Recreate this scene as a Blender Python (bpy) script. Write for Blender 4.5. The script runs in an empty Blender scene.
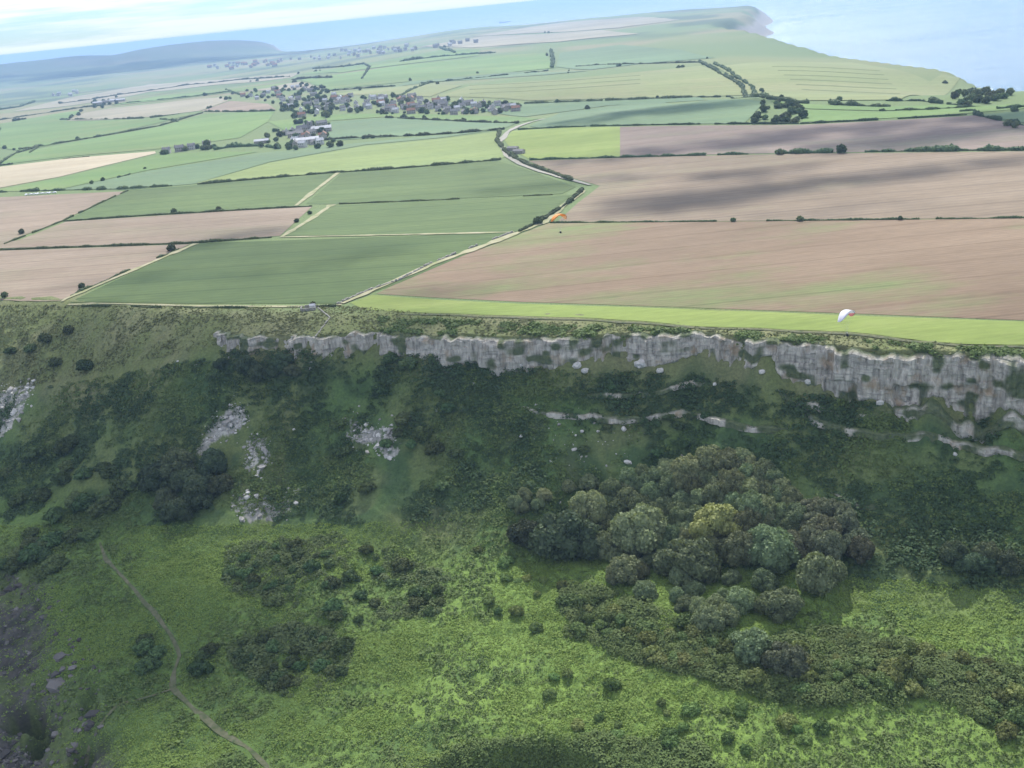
import bpy, bmesh, math, random
import numpy as np
from mathutils import Matrix, Vector
from mathutils.geometry import delaunay_2d_cdt

random.seed(7)
rng = np.random.default_rng(7)
sc = bpy.context.scene
COL = sc.collection

# ------------------------------------------------------------------ camera
CAM_Z, FPX = 130.0, 1000.0
PITCH, ROLL = math.radians(20.75), math.radians(5.85)
Fv = np.array([0, math.cos(PITCH), -math.sin(PITCH)])
R0, U0 = np.array([1., 0, 0]), np.array([0, math.sin(PITCH), math.cos(PITCH)])
Rv = math.cos(ROLL)*R0 - math.sin(ROLL)*U0
Uv = math.cos(ROLL)*U0 + math.sin(ROLL)*R0
cd = bpy.data.cameras.new('camera')
cam = bpy.data.objects.new('camera', cd)
COL.objects.link(cam)
cd.sensor_width = 36.0
cd.lens = 36.0*FPX/1024.0
cd.clip_start, cd.clip_end = 1.0, 400000.0
cam.matrix_world = Matrix(((Rv[0], Uv[0], -Fv[0], 0), (Rv[1], Uv[1], -Fv[1], 0),
                           (Rv[2], Uv[2], -Fv[2], CAM_Z), (0, 0, 0, 1)))
sc.camera = cam

# ------------------------------------------------------------------ sun, sky, exposure
SUN_EL, SUN_AZ = math.radians(45), math.radians(6)          # azimuth clockwise from +Y
S = np.array([math.sin(SUN_AZ)*math.cos(SUN_EL), math.cos(SUN_AZ)*math.cos(SUN_EL), math.sin(SUN_EL)])
sd = bpy.data.lights.new('sun', 'SUN')
sd.energy, sd.angle, sd.color = 4.2, math.radians(0.5), (1.0, 0.965, 0.90)
sun = bpy.data.objects.new('sun', sd)
COL.objects.link(sun)
sun.rotation_euler = Vector(S).to_track_quat('Z', 'Y').to_euler()
sc.view_settings.view_transform = 'Standard'
sc.view_settings.look = 'None'
sc.view_settings.gamma = 1.0
sc.view_settings.use_curve_mapping = False
sc.view_settings.exposure = 0.56

W = bpy.data.worlds.new('World')
sc.world = W
W.use_nodes = True
nt = W.node_tree
nt.nodes.clear()
def N_(nt, t, **kw):
    n = nt.nodes.new(t)
    for k, v in kw.items():
        if k.startswith('i_'):
            n.inputs[k[2:].replace('_', ' ')].default_value = v
        else:
            setattr(n, k, v)
    return n
L_ = lambda nt, a, b: nt.links.new(a, b)
sky = N_(nt, 'ShaderNodeTexSky', sky_type='NISHITA', sun_disc=False, sun_elevation=SUN_EL, sun_rotation=SUN_AZ,
         altitude=120.0, air_density=1.0, dust_density=0.15, ozone_density=2.2)
tc = N_(nt, 'ShaderNodeTexCoord')
sep = N_(nt, 'ShaderNodeSeparateXYZ'); L_(nt, tc.outputs['Generated'], sep.inputs[0])
mp = N_(nt, 'ShaderNodeMapping'); mp.inputs['Scale'].default_value = (4.0, 4.0, 62.0)
L_(nt, tc.outputs['Generated'], mp.inputs[0])
nz = N_(nt, 'ShaderNodeTexNoise'); nz.inputs['Scale'].default_value = 1.6; nz.inputs['Detail'].default_value = 7
nz.inputs['Roughness'].default_value = 0.55
L_(nt, mp.outputs[0], nz.inputs['Vector'])
cr = N_(nt, 'ShaderNodeValToRGB')
cr.color_ramp.elements[0].position, cr.color_ramp.elements[1].position = 0.42, 0.58
L_(nt, nz.outputs[0], cr.inputs[0])
mul = N_(nt, 'ShaderNodeMath', operation='MULTIPLY'); mul.inputs[1].default_value = 0.9
L_(nt, cr.outputs[0], mul.inputs[0])
mix = N_(nt, 'ShaderNodeMix', data_type='RGBA')
L_(nt, mul.outputs[0], mix.inputs[0]); 
tint = N_(nt, 'ShaderNodeMix', data_type='RGBA', blend_type='MULTIPLY'); tint.inputs[0].default_value = 1.0
tint.inputs[7].default_value = (.66, .84, 1.10, 1)
L_(nt, sky.outputs[0], tint.inputs[6]); L_(nt, tint.outputs[2], mix.inputs[6])
mix.inputs[7].default_value = (9.6, 9.6, 9.6, 1)
bg = N_(nt, 'ShaderNodeBackground'); bg.inputs[1].default_value = 0.12
out = N_(nt, 'ShaderNodeOutputWorld')
mr = N_(nt, 'ShaderNodeMapRange', interpolation_type='SMOOTHSTEP')
mr.inputs['From Max'].default_value = 0.13
L_(nt, sep.outputs[2], mr.inputs[0])
low = N_(nt, 'ShaderNodeMix', data_type='RGBA'); low.inputs[6].default_value = (.56, .62, .72, 1); low.inputs[7].default_value = (1, 1, 1, 1)
L_(nt, mr.outputs[0], low.inputs[0])
hz = N_(nt, 'ShaderNodeMix', data_type='RGBA', blend_type='MULTIPLY'); hz.inputs[0].default_value = 1.0
L_(nt, mix.outputs[2], hz.inputs[6]); L_(nt, low.outputs[2], hz.inputs[7])
L_(nt, hz.outputs[2], bg.inputs[0]); L_(nt, bg.outputs[0], out.inputs[0])

# ------------------------------------------------------------------ noise
def _hash(ix, iy, seed):
    h = (ix.astype(np.int64)*374761393 + iy.astype(np.int64)*668265263 + seed*1274126177) & 0xFFFFFFFF
    h = ((h ^ (h >> 13))*1274126177) & 0xFFFFFFFF
    return ((h ^ (h >> 16)) & 0xFFFF)/65535.0
def vn(x, y, seed=0):
    x = np.asarray(x, float); y = np.asarray(y, float)
    ix, iy = np.floor(x), np.floor(y)
    fx, fy = x-ix, y-iy
    fx = fx*fx*fx*(fx*(fx*6-15)+10); fy = fy*fy*fy*(fy*(fy*6-15)+10)
    a, b = _hash(ix, iy, seed), _hash(ix+1, iy, seed)
    c, d = _hash(ix, iy+1, seed), _hash(ix+1, iy+1, seed)
    return ((a*(1-fx)+b*fx)*(1-fy) + (c*(1-fx)+d*fx)*fy)*2-1
def fbm(x, y, seed=0, o=3, g=0.5):
    s, a, t = 0, 1.0, 0
    for k in range(o):
        s = s + a*vn(x*2.03**k+17.3*k, y*2.03**k-9.1*k, seed+k); t += a; a *= g
    return s/t
def sst(a, b, x):
    t = np.clip((x-a)/(b-a), 0, 1)
    return t*t*(3-2*t)
def lerp(a, b, t): return a+(b-a)*t

# ------------------------------------------------------------------ the lie of the land
TU, NU = np.array([.895, -.446]), np.array([-.446, -.895])       # along the cliff, and out from it
EU = [-2000, -600, -400, -319, -278, -247, -214, -160, -127, -104, -77, -42, -25, 16, 300, 2000]
EW = [-390, -375, -360, -348, -351, -366, -363, -370, -378, -385, -376, -374, -372, -372, -368, -368]
HU = [-600, -345, -327, -280, -247, -214, -160, -127, -110, -100, -77, -42, 0, 60, 300]
HC = [0, 0, 5, 7, 8, 11, 11, 12, 9, 8, 12, 15, 19.5, 22, 22]
QU = [-600, -300, -260, -230, -200, -150, -110, -80, -60, -20, 20, 100, 500]
QD = [300, 240, 208, 200, 190, 180, 169, 167, 174, 188, 205, 220, 230]
SEA = -107.0
COAST = np.array([(660, -600), (655, 900), (645, 1120), (700, 1300), (770, 1700), (815, 2400), (840, 3250), (905, 3890), (1010, 4120), (1124, 4380), (1272, 4780),
                  (1389, 5310), (1634, 6050), (1790, 6700), (1500, 7200), (300, 7800), (-500, 8400), (-1400, 8900), (-1800, 9600), (-2020, 10560),
                  (-3600, 11600), (-16000, 11600), (-16000, -600)], float)
def coast_sd(x, y):                                                # + inside the land
    d2 = np.full(np.shape(x), 1e18); ins = np.zeros(np.shape(x), bool)
    n = len(COAST)
    for i in range(n):
        a, b = COAST[i], COAST[(i+1) % n]
        e = b-a
        t = np.clip(((x-a[0])*e[0]+(y-a[1])*e[1])/(e@e), 0, 1)
        d2 = np.minimum(d2, (x-a[0]-e[0]*t)**2+(y-a[1]-e[1]*t)**2)
        c = ((a[1] > y) != (b[1] > y))
        with np.errstate(divide='ignore', invalid='ignore'):
            c &= x < (b[0]-a[0])*(y-a[1])/(b[1]-a[1]+1e-12)+a[0]
        ins ^= c
    return np.where(ins, 1, -1)*np.sqrt(d2)
def gauss(x, y, cx, cy, ang, la, lb):
    c, s = math.cos(math.radians(ang)), math.sin(math.radians(ang))
    a, b = (x-cx)*c+(y-cy)*s, -(x-cx)*s+(y-cy)*c
    return np.exp(-(a/la)**2-(b/lb)**2)
def segd(x, y, pts):
    d2 = np.full(np.shape(x), 1e18)
    for a, b in zip(pts[:-1], pts[1:]):
        a, b = np.array(a[:2], float), np.array(b[:2], float); e = b-a
        t = np.clip(((x-a[0])*e[0]+(y-a[1])*e[1])/(e@e+1e-9), 0, 1)
        d2 = np.minimum(d2, (x-a[0]-e[0]*t)**2+(y-a[1]-e[1]*t)**2)
    return np.sqrt(d2)
def edge_w(u):
    return np.interp(u, EU, EW) + 2.2*vn(u/17.0, u*0, 31)
def uq(x, y):
    u = x*TU[0]+y*TU[1]; w = x*NU[0]+y*NU[1]
    return u, w-edge_w(u)
def cliff_h(u):
    h = np.interp(u, HU, HC)
    return h*(1+0.40*vn(u/15.0, u*0, 41)+0.20*vn(u/6.0, u*0, 42))
def gully(x, y, u, q):
    ub = -330+(q-120)*1.2+10*fbm(x/16, y/16, 73, 3)
    return sst(14, -16, u-ub)*sst(104, 128, q)
DOWNS = [(-2030, 10300), (-3400, 9800), (-5200, 9300), (-8000, 8700), (-14000, 8600)]
def H(x, y, far=True):
    x = np.asarray(x, float); y = np.asarray(y, float)
    u, q = uq(x, y)
    hc = cliff_h(u)
    zt = -62.0
    s = np.clip((q-3)/77.0, 0, 1)
    prof_r = 1.55*s-0.55*s*s
    sl = np.clip((q+14)/98.0, 0, 1)
    prof_l = 0.45*sl+0.55*sl*sl*(3-2*sl)
    a = sst(-345, -290, u)
    hs = np.interp(u, HU, HC)
    hc = lerp(hc, hs, sst(7, 21, q))
    drop = hc*sst(0.4, 2.6, q)
    zr = -drop+(zt+hc)*prof_r-2.5*sst(-24, 0, q)
    zl = zt*prof_l
    z = lerp(zl, zr, a)
    z = z-0.12*np.clip(q-80, 0, 400)
    qd = np.interp(u, QU, QD)+7*vn(u/22.0, u*0, 51)
    over = np.clip(q-qd, 0, 60)
    z = z-1.05*over*sst(0, 9, over)
    # hummocks of the landslip and ribs down the slope
    m1 = sst(55, 105, q)
    z = z+m1*(3.0*fbm(x/48, y/48, 61, 2)+1.3*fbm(x/15, y/15, 63, 2))
    m2 = sst(4, 22, q)*(1-sst(60, 110, q))
    z = z+m2*(1-.72*sst(-190, -150, u)*(1-sst(34, 60, q)))*(3.2*vn(u/27, q/90, 65)+1.5*vn(u/11, q/40, 66)+0.7*fbm(x/6, y/6, 67, 2))
    z = z+sst(-4, -30, q)*0.0
    # bank and shelf on the right, gully at lower left
    z = z+5.0*np.exp(-((q-118)/26)**2)*sst(-140, -60, u)
    g = gully(x, y, u, q)
    z = z-g*(4+5*np.abs(fbm(x/14, y/14, 71, 3)))
    for px_, py_, rx, ry, dp in ((-176, 283, 6.5, 5.0, 15), (-167.5, 274, 4.2, 6.5, 14), (-149, 262, 3.2, 4.5, 9), (-153, 283, 2.5, 7, 4)):
        z = z-dp*np.exp(-((((x-px_)/rx)**2+((y-py_)/ry)**2)**2))
    z = np.maximum(z, -114)
    if far:
        D = np.clip(-q, 0, None)
        pl = 2.2*fbm(x/420, y/420, 81, 2)*sst(80, 500, D)
        # ground beyond
        lf = sst(300, -1500, x)
        pl = pl-56*sst(1900, 5600, y)*lf
        pl = pl-18*sst(900, 1900, y)*sst(-100, -900, x)
        pl = pl-20*gauss(x, y, 500, 1420, 6, 520, 170)             # valley before the ridge
        pl = pl-6*gauss(x, y, 470, 1800, 12, 420, 260)+8*gauss(x, y, 120, 1900, 5, 400, 300)     # the ridge
        pl = pl+9*gauss(x, y, 240, 1130, 10, 190, 150)             # rounded field
        pl = pl-18*sst(1500, 2300, y)*sst(-600, 300, x)*(1-sst(2600, 3800, y))
        pl = pl-20*sst(2600, 4800, y)*sst(-900, 600, x)
        pl = pl+9*fbm(x/900, y/900, 83, 3)*sst(1800, 3500, y)
        csd = coast_sd(x, y)
        pl = pl-30*sst(330, 0, csd)*sst(950, 1300, y)*(1-sst(2200, 3000, y))
        dd = segd(x, y, DOWNS)
        cr = 1+0.22*vn(x/1400, y*0, 85)-0.34*np.exp(-((x+3350)/230)**2)
        pl = pl+(112*cr*np.exp(-(dd/1150)**2)+26*np.exp(-(dd/2300)**2)+10*fbm(x/500, y/700, 86, 2)*np.exp(-(dd/1400)**2))*sst(-1400, -2600, x)
        z = z+pl*sst(25, 120, D)
        c = csd+30*fbm(x/160, y/160, 88, 3)*sst(1500, 4000, y)
        wdt = lerp(45.0, 150.0, sst(1300, 4200, y))
        z = lerp(-114.0, z, sst(-wdt*.6, wdt*0.4, c))
    return z

O = np.array([0, 0, CAM_Z])
def rays(P):
    P = np.atleast_2d(np.asarray(P, float))
    d = Fv*FPX+Rv*(P[:, :1]-512)+Uv*(384-P[:, 1:2])
    return d/np.linalg.norm(d, axis=1)[:, None]
TS = np.concatenate([np.arange(180, 700, 2.0), 700*1.006**np.arange(0, 520)])
def ground(P):
    """Points of the land under the given picture positions."""
    d = rays(P)
    X = O[0]+d[:, :1]*TS; Y = O[1]+d[:, 1:2]*TS; Z = O[2]+d[:, 2:3]*TS
    below = Z < H(X, Y)
    below[:, -1] = True
    i = np.maximum(below.argmax(1), 1)
    lo, hi = TS[i-1], TS[i]
    for _ in range(16):
        m = 0.5*(lo+hi)
        b = (O[2]+d[:, 2]*m) < H(O[0]+d[:, 0]*m, O[1]+d[:, 1]*m)
        hi = np.where(b, m, hi); lo = np.where(b, lo, m)
    p = O+d*hi[:, None]
    return p
def project(P):
    P = np.atleast_2d(P)-O
    k = P@Fv
    return np.stack([512+FPX*(P@Rv)/k, 384-FPX*(P@Uv)/k], 1)
def dist(p): return float(np.linalg.norm(np.asarray(p)-O))
def inpoly(px, py, poly):
    r = np.zeros(np.shape(px), bool); n = len(poly)
    for i in range(n):
        (x1, y1), (x2, y2) = poly[i], poly[(i+1) % n]
        if y1 == y2: continue
        c = ((y1 > py) != (y2 > py)) & (px < (x2-x1)*(py-y1)/(y2-y1)+x1)
        r ^= c
    return r

# ------------------------------------------------------------------ mesh helpers
def mesh(name, V, F, mats=(), fm=None, col=None, smooth=False):
    """F: int array (M,k) with the same k, or a list of such arrays."""
    V = np.asarray(V, np.float32)
    Fs = F if isinstance(F, list) else [F]
    Fs = [np.asarray(f, np.int32) for f in Fs if len(f)]
    me = bpy.data.meshes.new(name)
    me.vertices.add(len(V)); me.vertices.foreach_set('co', V.ravel())
    nl = sum(f.size for f in Fs); npol = sum(len(f) for f in Fs)
    me.loops.add(nl); me.polygons.add(npol)
    me.loops.foreach_set('vertex_index', np.concatenate([f.ravel() for f in Fs]))
    tot = np.concatenate([np.full(len(f), f.shape[1], np.int32) for f in Fs])
    st = np.concatenate([[0], np.cumsum(tot)[:-1]]).astype(np.int32)
    me.polygons.foreach_set('loop_start', st)
    if fm is not None: me.polygons.foreach_set('material_index', np.asarray(fm, np.int32))
    me.polygons.foreach_set('use_smooth', np.full(npol, smooth))
    for m in (mats if isinstance(mats, (list, tuple)) else [mats]): me.materials.append(m)
    if col is not None:
        a = me.attributes.new('tint', 'FLOAT_COLOR', 'POINT')
        a.data.foreach_set('color', np.concatenate([np.asarray(col, np.float32), np.ones((len(V), 1), np.float32)], 1).ravel())
    me.update(calc_edges=True)
    return me
def link(name, me, parent=None, loc=None, label=None, cat=None, group=None, kind=None):
    o = bpy.data.objects.new(name, me)
    COL.objects.link(o)
    if parent: o.parent = parent
    if loc is not None: o.location = tuple(float(v) for v in loc)
    for k, v in (('label', label), ('category', cat), ('group', group), ('kind', kind)):
        if v: o[k] = v
    return o
class MB:
    """Collects pieces into one mesh."""
    def __init__(s): s.v, s.f, s.m, s.n = [], {}, {}, 0
    def add(s, V, F, m=0):
        V = np.asarray(V, float).reshape(-1, 3); F = np.asarray(F, int)
        s.f.setdefault(F.shape[1], []).append(F+s.n); s.m.setdefault(F.shape[1], []).append(np.full(len(F), m))
        s.v.append(V); s.n += len(V)
    def box(s, c, d, m=0, rz=0, tilt=None):
        c = np.array(c, float); d = np.array(d, float)/2
        V = np.array([(x, y, z) for x in (-1, 1) for y in (-1, 1) for z in (-1, 1)], float)*d
        if tilt is not None: V = V@np.asarray(tilt).T
        cs, sn = math.cos(rz), math.sin(rz)
        V = np.stack([V[:, 0]*cs-V[:, 1]*sn, V[:, 0]*sn+V[:, 1]*cs, V[:, 2]], 1)+c
        s.add(V, [(0, 1, 3, 2), (4, 6, 7, 5), (0, 4, 5, 1), (2, 3, 7, 6), (0, 2, 6, 4), (1, 5, 7, 3)], m)
    def tube(s, P, r, n=6, m=0):
        P = np.asarray(P, float); r = np.broadcast_to(r, len(P))
        V = []
        for i, p in enumerate(P):
            t = P[min(i+1, len(P)-1)]-P[max(i-1, 0)]; t = t/np.linalg.norm(t)
            a = np.cross(t, (0.31, 0.95, 0.1) if abs(t[2]) > .8 else (0, 0, 1)); a /= np.linalg.norm(a); b = np.cross(t, a)
            k = np.arange(n)*2*math.pi/n
            V.append(p+r[i]*(np.cos(k)[:, None]*a+np.sin(k)[:, None]*b))
        F = [(i*n+j, i*n+(j+1) % n, (i+1)*n+(j+1) % n, (i+1)*n+j) for i in range(len(P)-1) for j in range(n)]
        s.add(np.concatenate(V), F, m)
    def build(s, name, mats, smooth=False, col=None):
        ks = sorted(s.f)
        return mesh(name, np.concatenate(s.v), [np.concatenate(s.f[k]) for k in ks], mats,
                    np.concatenate([np.concatenate(s.m[k]) for k in ks]), col, smooth)
def ico(sub):
    bm = bmesh.new(); bmesh.ops.create_icosphere(bm, subdivisions=sub, radius=1)
    bm.verts.ensure_lookup_table()
    V = np.array([v.co[:] for v in bm.verts]); F = np.array([[v.index for v in f.verts] for f in bm.faces]); bm.free()
    return V, F
ICO1, ICO2, ICO3 = ico(1), ico(2), ico(3)
def cards(C, Nn, size, r):
    """Small four-cornered leaves at C facing about Nn."""
    n = len(C)
    t = np.cross(Nn, r.normal(size=(n, 3))); t /= np.linalg.norm(t, axis=1)[:, None]+1e-9
    b = np.cross(Nn, t)
    sx = (np.broadcast_to(size, n)*r.uniform(.6, 1.2, n))[:, None]; sy = sx*r.uniform(.6, 1.1, n)[:, None]
    V = np.stack([C-t*sx-b*sy*.6, C+t*sx*.7-b*sy, C+t*sx+b*sy*.7, C-t*sx*.6+b*sy], 1).reshape(-1, 3)
    return V, np.arange(4*n).reshape(n, 4)

# ------------------------------------------------------------------ materials
def mat(name, rough=0.9):
    m = bpy.data.materials.new(name); m.use_nodes = True
    b = m.node_tree.nodes['Principled BSDF']
    b.inputs['Roughness'].default_value = rough
    b.inputs['Specular IOR Level'].default_value = 0.2
    return m, m.node_tree, b
def noise(nt, scale, detail=3, vec=None, rough=.5):
    n = N_(nt, 'ShaderNodeTexNoise'); n.inputs['Scale'].default_value = scale; n.inputs['Detail'].default_value = detail
    n.inputs['Roughness'].default_value = rough
    if vec is not None: L_(nt, vec, n.inputs['Vector'])
    return n.outputs['Fac']
def ramp(nt, fac, stops):
    r = N_(nt, 'ShaderNodeValToRGB'); e = r.color_ramp.elements
    while len(e) < len(stops): e.new(.5)
    for k, (p, c) in zip(e, stops):
        k.position = p; k.color = (*c, 1) if len(c) == 3 else c
    L_(nt, fac, r.inputs[0]); return r.outputs[0]
def mixc(nt, fac, a, b, mode='MIX'):
    m = N_(nt, 'ShaderNodeMix', data_type='RGBA', blend_type=mode)
    for s, v in ((m.inputs[0], fac), (m.inputs[6], a), (m.inputs[7], b)):
        if hasattr(v, 'is_output'): L_(nt, v, s)
        elif isinstance(v, (int, float)): s.default_value = v
        else: s.default_value = (*v, 1)
    return m.outputs[2]
def mathn(nt, op, a, b=0.0):
    m = N_(nt, 'ShaderNodeMath', operation=op)
    for s, v in zip(m.inputs, (a, b)):
        if hasattr(v, 'is_output'): L_(nt, v, s)
        else: s.default_value = v
    return m.outputs[0]
def pos(nt): return N_(nt, 'ShaderNodeNewGeometry').outputs['Position']
def bump(nt, b, h, strength, d):
    n = N_(nt, 'ShaderNodeBump'); n.inputs['Strength'].default_value = strength; n.inputs['Distance'].default_value = d
    L_(nt, h, n.inputs['Height']); L_(nt, n.outputs[0], b.inputs['Normal'])

def leaf_mat(name, dark, light, warm, obj_var=True, trans=0.25):
    m, nt, b = mat(name, 0.75)
    g = N_(nt, 'ShaderNodeNewGeometry'); oi = N_(nt, 'ShaderNodeObjectInfo')
    c = mixc(nt, g.outputs['Random Per Island'], dark, light)
    w = mathn(nt, 'MULTIPLY', noise(nt, 0.11, 2, g.outputs['Position']), 0.7)
    c = mixc(nt, w, c, warm)
    if obj_var:
        v = mathn(nt, 'MULTIPLY_ADD', oi.outputs['Random'], 0.70); v.node.inputs[2].default_value = 0.65
        hs = N_(nt, 'ShaderNodeHueSaturation'); L_(nt, c, hs.inputs['Color']); L_(nt, v, hs.inputs['Value'])
        h = mathn(nt, 'MULTIPLY_ADD', mathn(nt, 'FRACT', mathn(nt, 'MULTIPLY', oi.outputs['Random'], 7.3)), 0.07); h.node.inputs[2].default_value = 0.468
        L_(nt, h, hs.inputs['Hue']); c = hs.outputs[0]
    L_(nt, c, b.inputs['Base Color'])
    t = N_(nt, 'ShaderNodeBsdfTranslucent'); L_(nt, mixc(nt, 1.0, c, (1.0, 1.0, .6), 'MULTIPLY'), t.inputs[0])
    mx = N_(nt, 'ShaderNodeMixShader'); mx.inputs[0].default_value = trans
    o = nt.nodes['Material Output']
    L_(nt, b.outputs[0], mx.inputs[1]); L_(nt, t.outputs[0], mx.inputs[2]); L_(nt, mx.outputs[0], o.inputs[0])
    return m
M_tree = leaf_mat('sycamore_leaf', (.110, .150, .076), (.220, .265, .134), (.190, .215, .108))
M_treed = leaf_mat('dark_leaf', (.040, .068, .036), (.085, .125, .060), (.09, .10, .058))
M_treep = leaf_mat('purplish_leaf', (.100, .115, .070), (.180, .200, .122), (.150, .165, .095))
M_treey = leaf_mat('yellow_green_leaf', (.125, .155, .050), (.24, .275, .105), (.22, .24, .09))
M_hedge = leaf_mat('hedge_leaf', (.070, .108, .050), (.135, .180, .082), (.13, .155, .075))
M_shrub = leaf_mat('shrub_leaf', (.075, .120, .036), (.155, .215, .066), (.17, .18, .07))
M_scrub = leaf_mat('scrub_leaf', (.058, .098, .030), (.135, .190, .056), (.125, .15, .055), False)
M_low = leaf_mat('low_shrub_leaf', (.085, .140, .042), (.160, .230, .070), (.15, .19, .06))
M_gorse = leaf_mat('gorse_leaf', (.052, .092, .036), (.110, .170, .062), (.11, .14, .06))
M_brack = leaf_mat('bracken_leaf', (.180, .272, .062), (.232, .325, .080), (.215, .285, .076), False, .35)
M_bramb = leaf_mat('bramble_leaf', (.075, .130, .038), (.145, .215, .062), (.14, .17, .06), False)
M_straw = leaf_mat('dry_grass', (.105, .125, .052), (.19, .195, .092), (.15, .165, .07), False)

m, nt, b = mat('bark'); M_bark = m
L_(nt, ramp(nt, noise(nt, 3, 4), [(.3, (.05, .04, .03)), (.7, (.13, .11, .09))]), b.inputs['Base Color'])

m, nt, b = mat('ground_cover'); M_ground = m
at_ = N_(nt, 'ShaderNodeAttribute', attribute_name='tint')
p = pos(nt)
c = mixc(nt, 0.75, at_.outputs['Color'], ramp(nt, noise(nt, 0.9, 5, p, .65), [(.25, (.45, .48, .5)), (.5, (1, 1, 1)), (.75, (1.55, 1.5, 1.35))]), 'MULTIPLY')
L_(nt, c, b.inputs['Base Color'])
bump(nt, b, noise(nt, 1.6, 4, p, .6), 0.6, 0.5)

m, nt, b = mat('limestone', 0.92); M_rock = m
p = pos(nt)
mp = N_(nt, 'ShaderNodeMapping'); mp.inputs['Scale'].default_value = (.66, .66, .12); L_(nt, p, mp.inputs[0])
mp2 = N_(nt, 'ShaderNodeMapping'); mp2.inputs['Scale'].default_value = (.05, .05, .75); L_(nt, p, mp2.inputs[0])
c = ramp(nt, noise(nt, 1.0, 6, mp.outputs[0], .65), [(.28, (.10, .093, .082)), (.40, (.31, .285, .245)), (.56, (.50, .465, .40)), (.75, (.66, .62, .53))])
c = mixc(nt, ramp(nt, noise(nt, 1.0, 4, mp2.outputs[0], .6), [(.36, (.45, .45, .45)), (.43, (0, 0, 0)), (1, (0, 0, 0))]), c, (.17, .16, .145))
c = mixc(nt, ramp(nt, noise(nt, .16, 4, p), [(.55, (0, 0, 0)), (.70, (.75, .75, .75))]), c, (.36, .26, .16))
at_ = N_(nt, 'ShaderNodeAttribute', attribute_name='tint')
c = mixc(nt, at_.outputs['Fac'], c, ramp(nt, noise(nt, .7, 4, p), [(.3, (.045, .075, .028)), (.7, (.11, .14, .05))]))
L_(nt, c, b.inputs['Base Color'])
bump(nt, b, noise(nt, 1.4, 6, p, .65), 0.9, 0.7)

m, nt, b = mat('scree_stone', 0.92); M_scree = m
g = N_(nt, 'ShaderNodeNewGeometry')
c = ramp(nt, g.outputs['Random Per Island'], [(0, (.26, .25, .23)), (.5, (.42, .40, .37)), (1, (.60, .58, .54))])
c = mixc(nt, 0.5, c, ramp(nt, noise(nt, 1.2, 4, g.outputs['Position']), [(.3, (.5, .5, .5)), (.7, (1.2, 1.2, 1.2))]), 'MULTIPLY')
L_(nt, c, b.inputs['Base Color'])

m, nt, b = mat('dark_stone', 0.92); M_scree_dark = m
g = N_(nt, 'ShaderNodeNewGeometry')
L_(nt, ramp(nt, g.outputs['Random Per Island'], [(0, (.05, .046, .045)), (.6, (.10, .094, .09)), (1, (.18, .17, .16))]), b.inputs['Base Color'])
m, nt, b = mat('worn_earth'); M_path = m
L_(nt, ramp(nt, noise(nt, .5, 4, pos(nt)), [(.3, (.062, .085, .034)), (.5, (.105, .112, .060)), (.75, (.155, .148, .095))]), b.inputs['Base Color'])
m, nt, b = mat('chalky_track'); M_track = m
L_(nt, ramp(nt, noise(nt, .12, 4, pos(nt)), [(.3, (.20, .225, .095)), (.5, (.29, .28, .16)), (.72, (.36, .335, .22))]), b.inputs['Base Color'])
m, nt, b = mat('road_surface'); M_road = m
L_(nt, ramp(nt, noise(nt, .2, 3, pos(nt)), [(.3, (.24, .235, .19)), (.7, (.33, .31, .26))]), b.inputs['Base Color'])

def field_mat(name, c1, c2, patch=None, amount=.5, rows=0.0, ang=0.0, rowc=(.7, .7, .7), scale=.012, seed=0):
    m, nt, b = mat(name, .95)
    p = pos(nt)
    off = N_(nt, 'ShaderNodeMapping'); off.inputs['Location'].default_value = (seed*37.7, seed*11.3, 0)
    off.inputs['Rotation'].default_value = (0, 0, ang); L_(nt, p, off.inputs[0])
    st = N_(nt, 'ShaderNodeMapping'); st.inputs['Scale'].default_value = (.25, 1.6, 1); L_(nt, off.outputs[0], st.inputs[0])
    c = mixc(nt, ramp(nt, noise(nt, scale*2.5, 5, st.outputs[0], .62), [(.3, (0, 0, 0)), (.7, (1, 1, 1))]), c1, c2)
    if patch:
        st2 = N_(nt, 'ShaderNodeMapping'); st2.inputs['Scale'].default_value = (.55, 1.3, 1); L_(nt, off.outputs[0], st2.inputs[0])
        f = ramp(nt, noise(nt, scale, 7, st2.outputs[0], .65), [(.50, (0, 0, 0)), (.66, (amount,)*3)])
        c = mixc(nt, f, c, patch)
    fine = ramp(nt, noise(nt, .35, 4, st.outputs[0], .7), [(.25, (.78, .78, .78)), (.75, (1.2, 1.2, 1.2))])
    c = mixc(nt, .9, c, fine, 'MULTIPLY')
    if rows:
        w = N_(nt, 'ShaderNodeTexWave', bands_direction='Y'); w.inputs['Scale'].default_value = rows
        w.inputs['Distortion'].default_value = .6; w.inputs['Detail'].default_value = 1; w.inputs['Detail Scale'].default_value = .3
        L_(nt, off.outputs[0], w.inputs[0])
        c = mixc(nt, mathn(nt, 'MULTIPLY', ramp(nt, w.outputs['Fac'], [(0, (1, 1, 1)), (.3, (0, 0, 0))]), .5), c, mixc(nt, 1, c, rowc, 'MULTIPLY'))
    if rows:
        w = N_(nt, 'ShaderNodeTexWave', bands_direction='Y'); w.inputs['Scale'].default_value = .0118
        w.inputs['Distortion'].default_value = 1.2; w.inputs['Detail'].default_value = 0; w.inputs['Detail Scale'].default_value = .05
        L_(nt, off.outputs[0], w.inputs[0])
        c = mixc(nt, ramp(nt, w.outputs['Fac'], [(0, (.8,)*3), (.035, (0, 0, 0))]), c, mixc(nt, 1, c, rowc, 'MULTIPLY'))
    blot = ramp(nt, noise(nt, scale*.45, 3, off.outputs[0], .5), [(.35, (.86, .86, .86)), (.65, (1.12, 1.12, 1.12))])
    c = mixc(nt, 1.0, c, blot, 'MULTIPLY')
    L_(nt, c, b.inputs['Base Color'])
    return m

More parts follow.
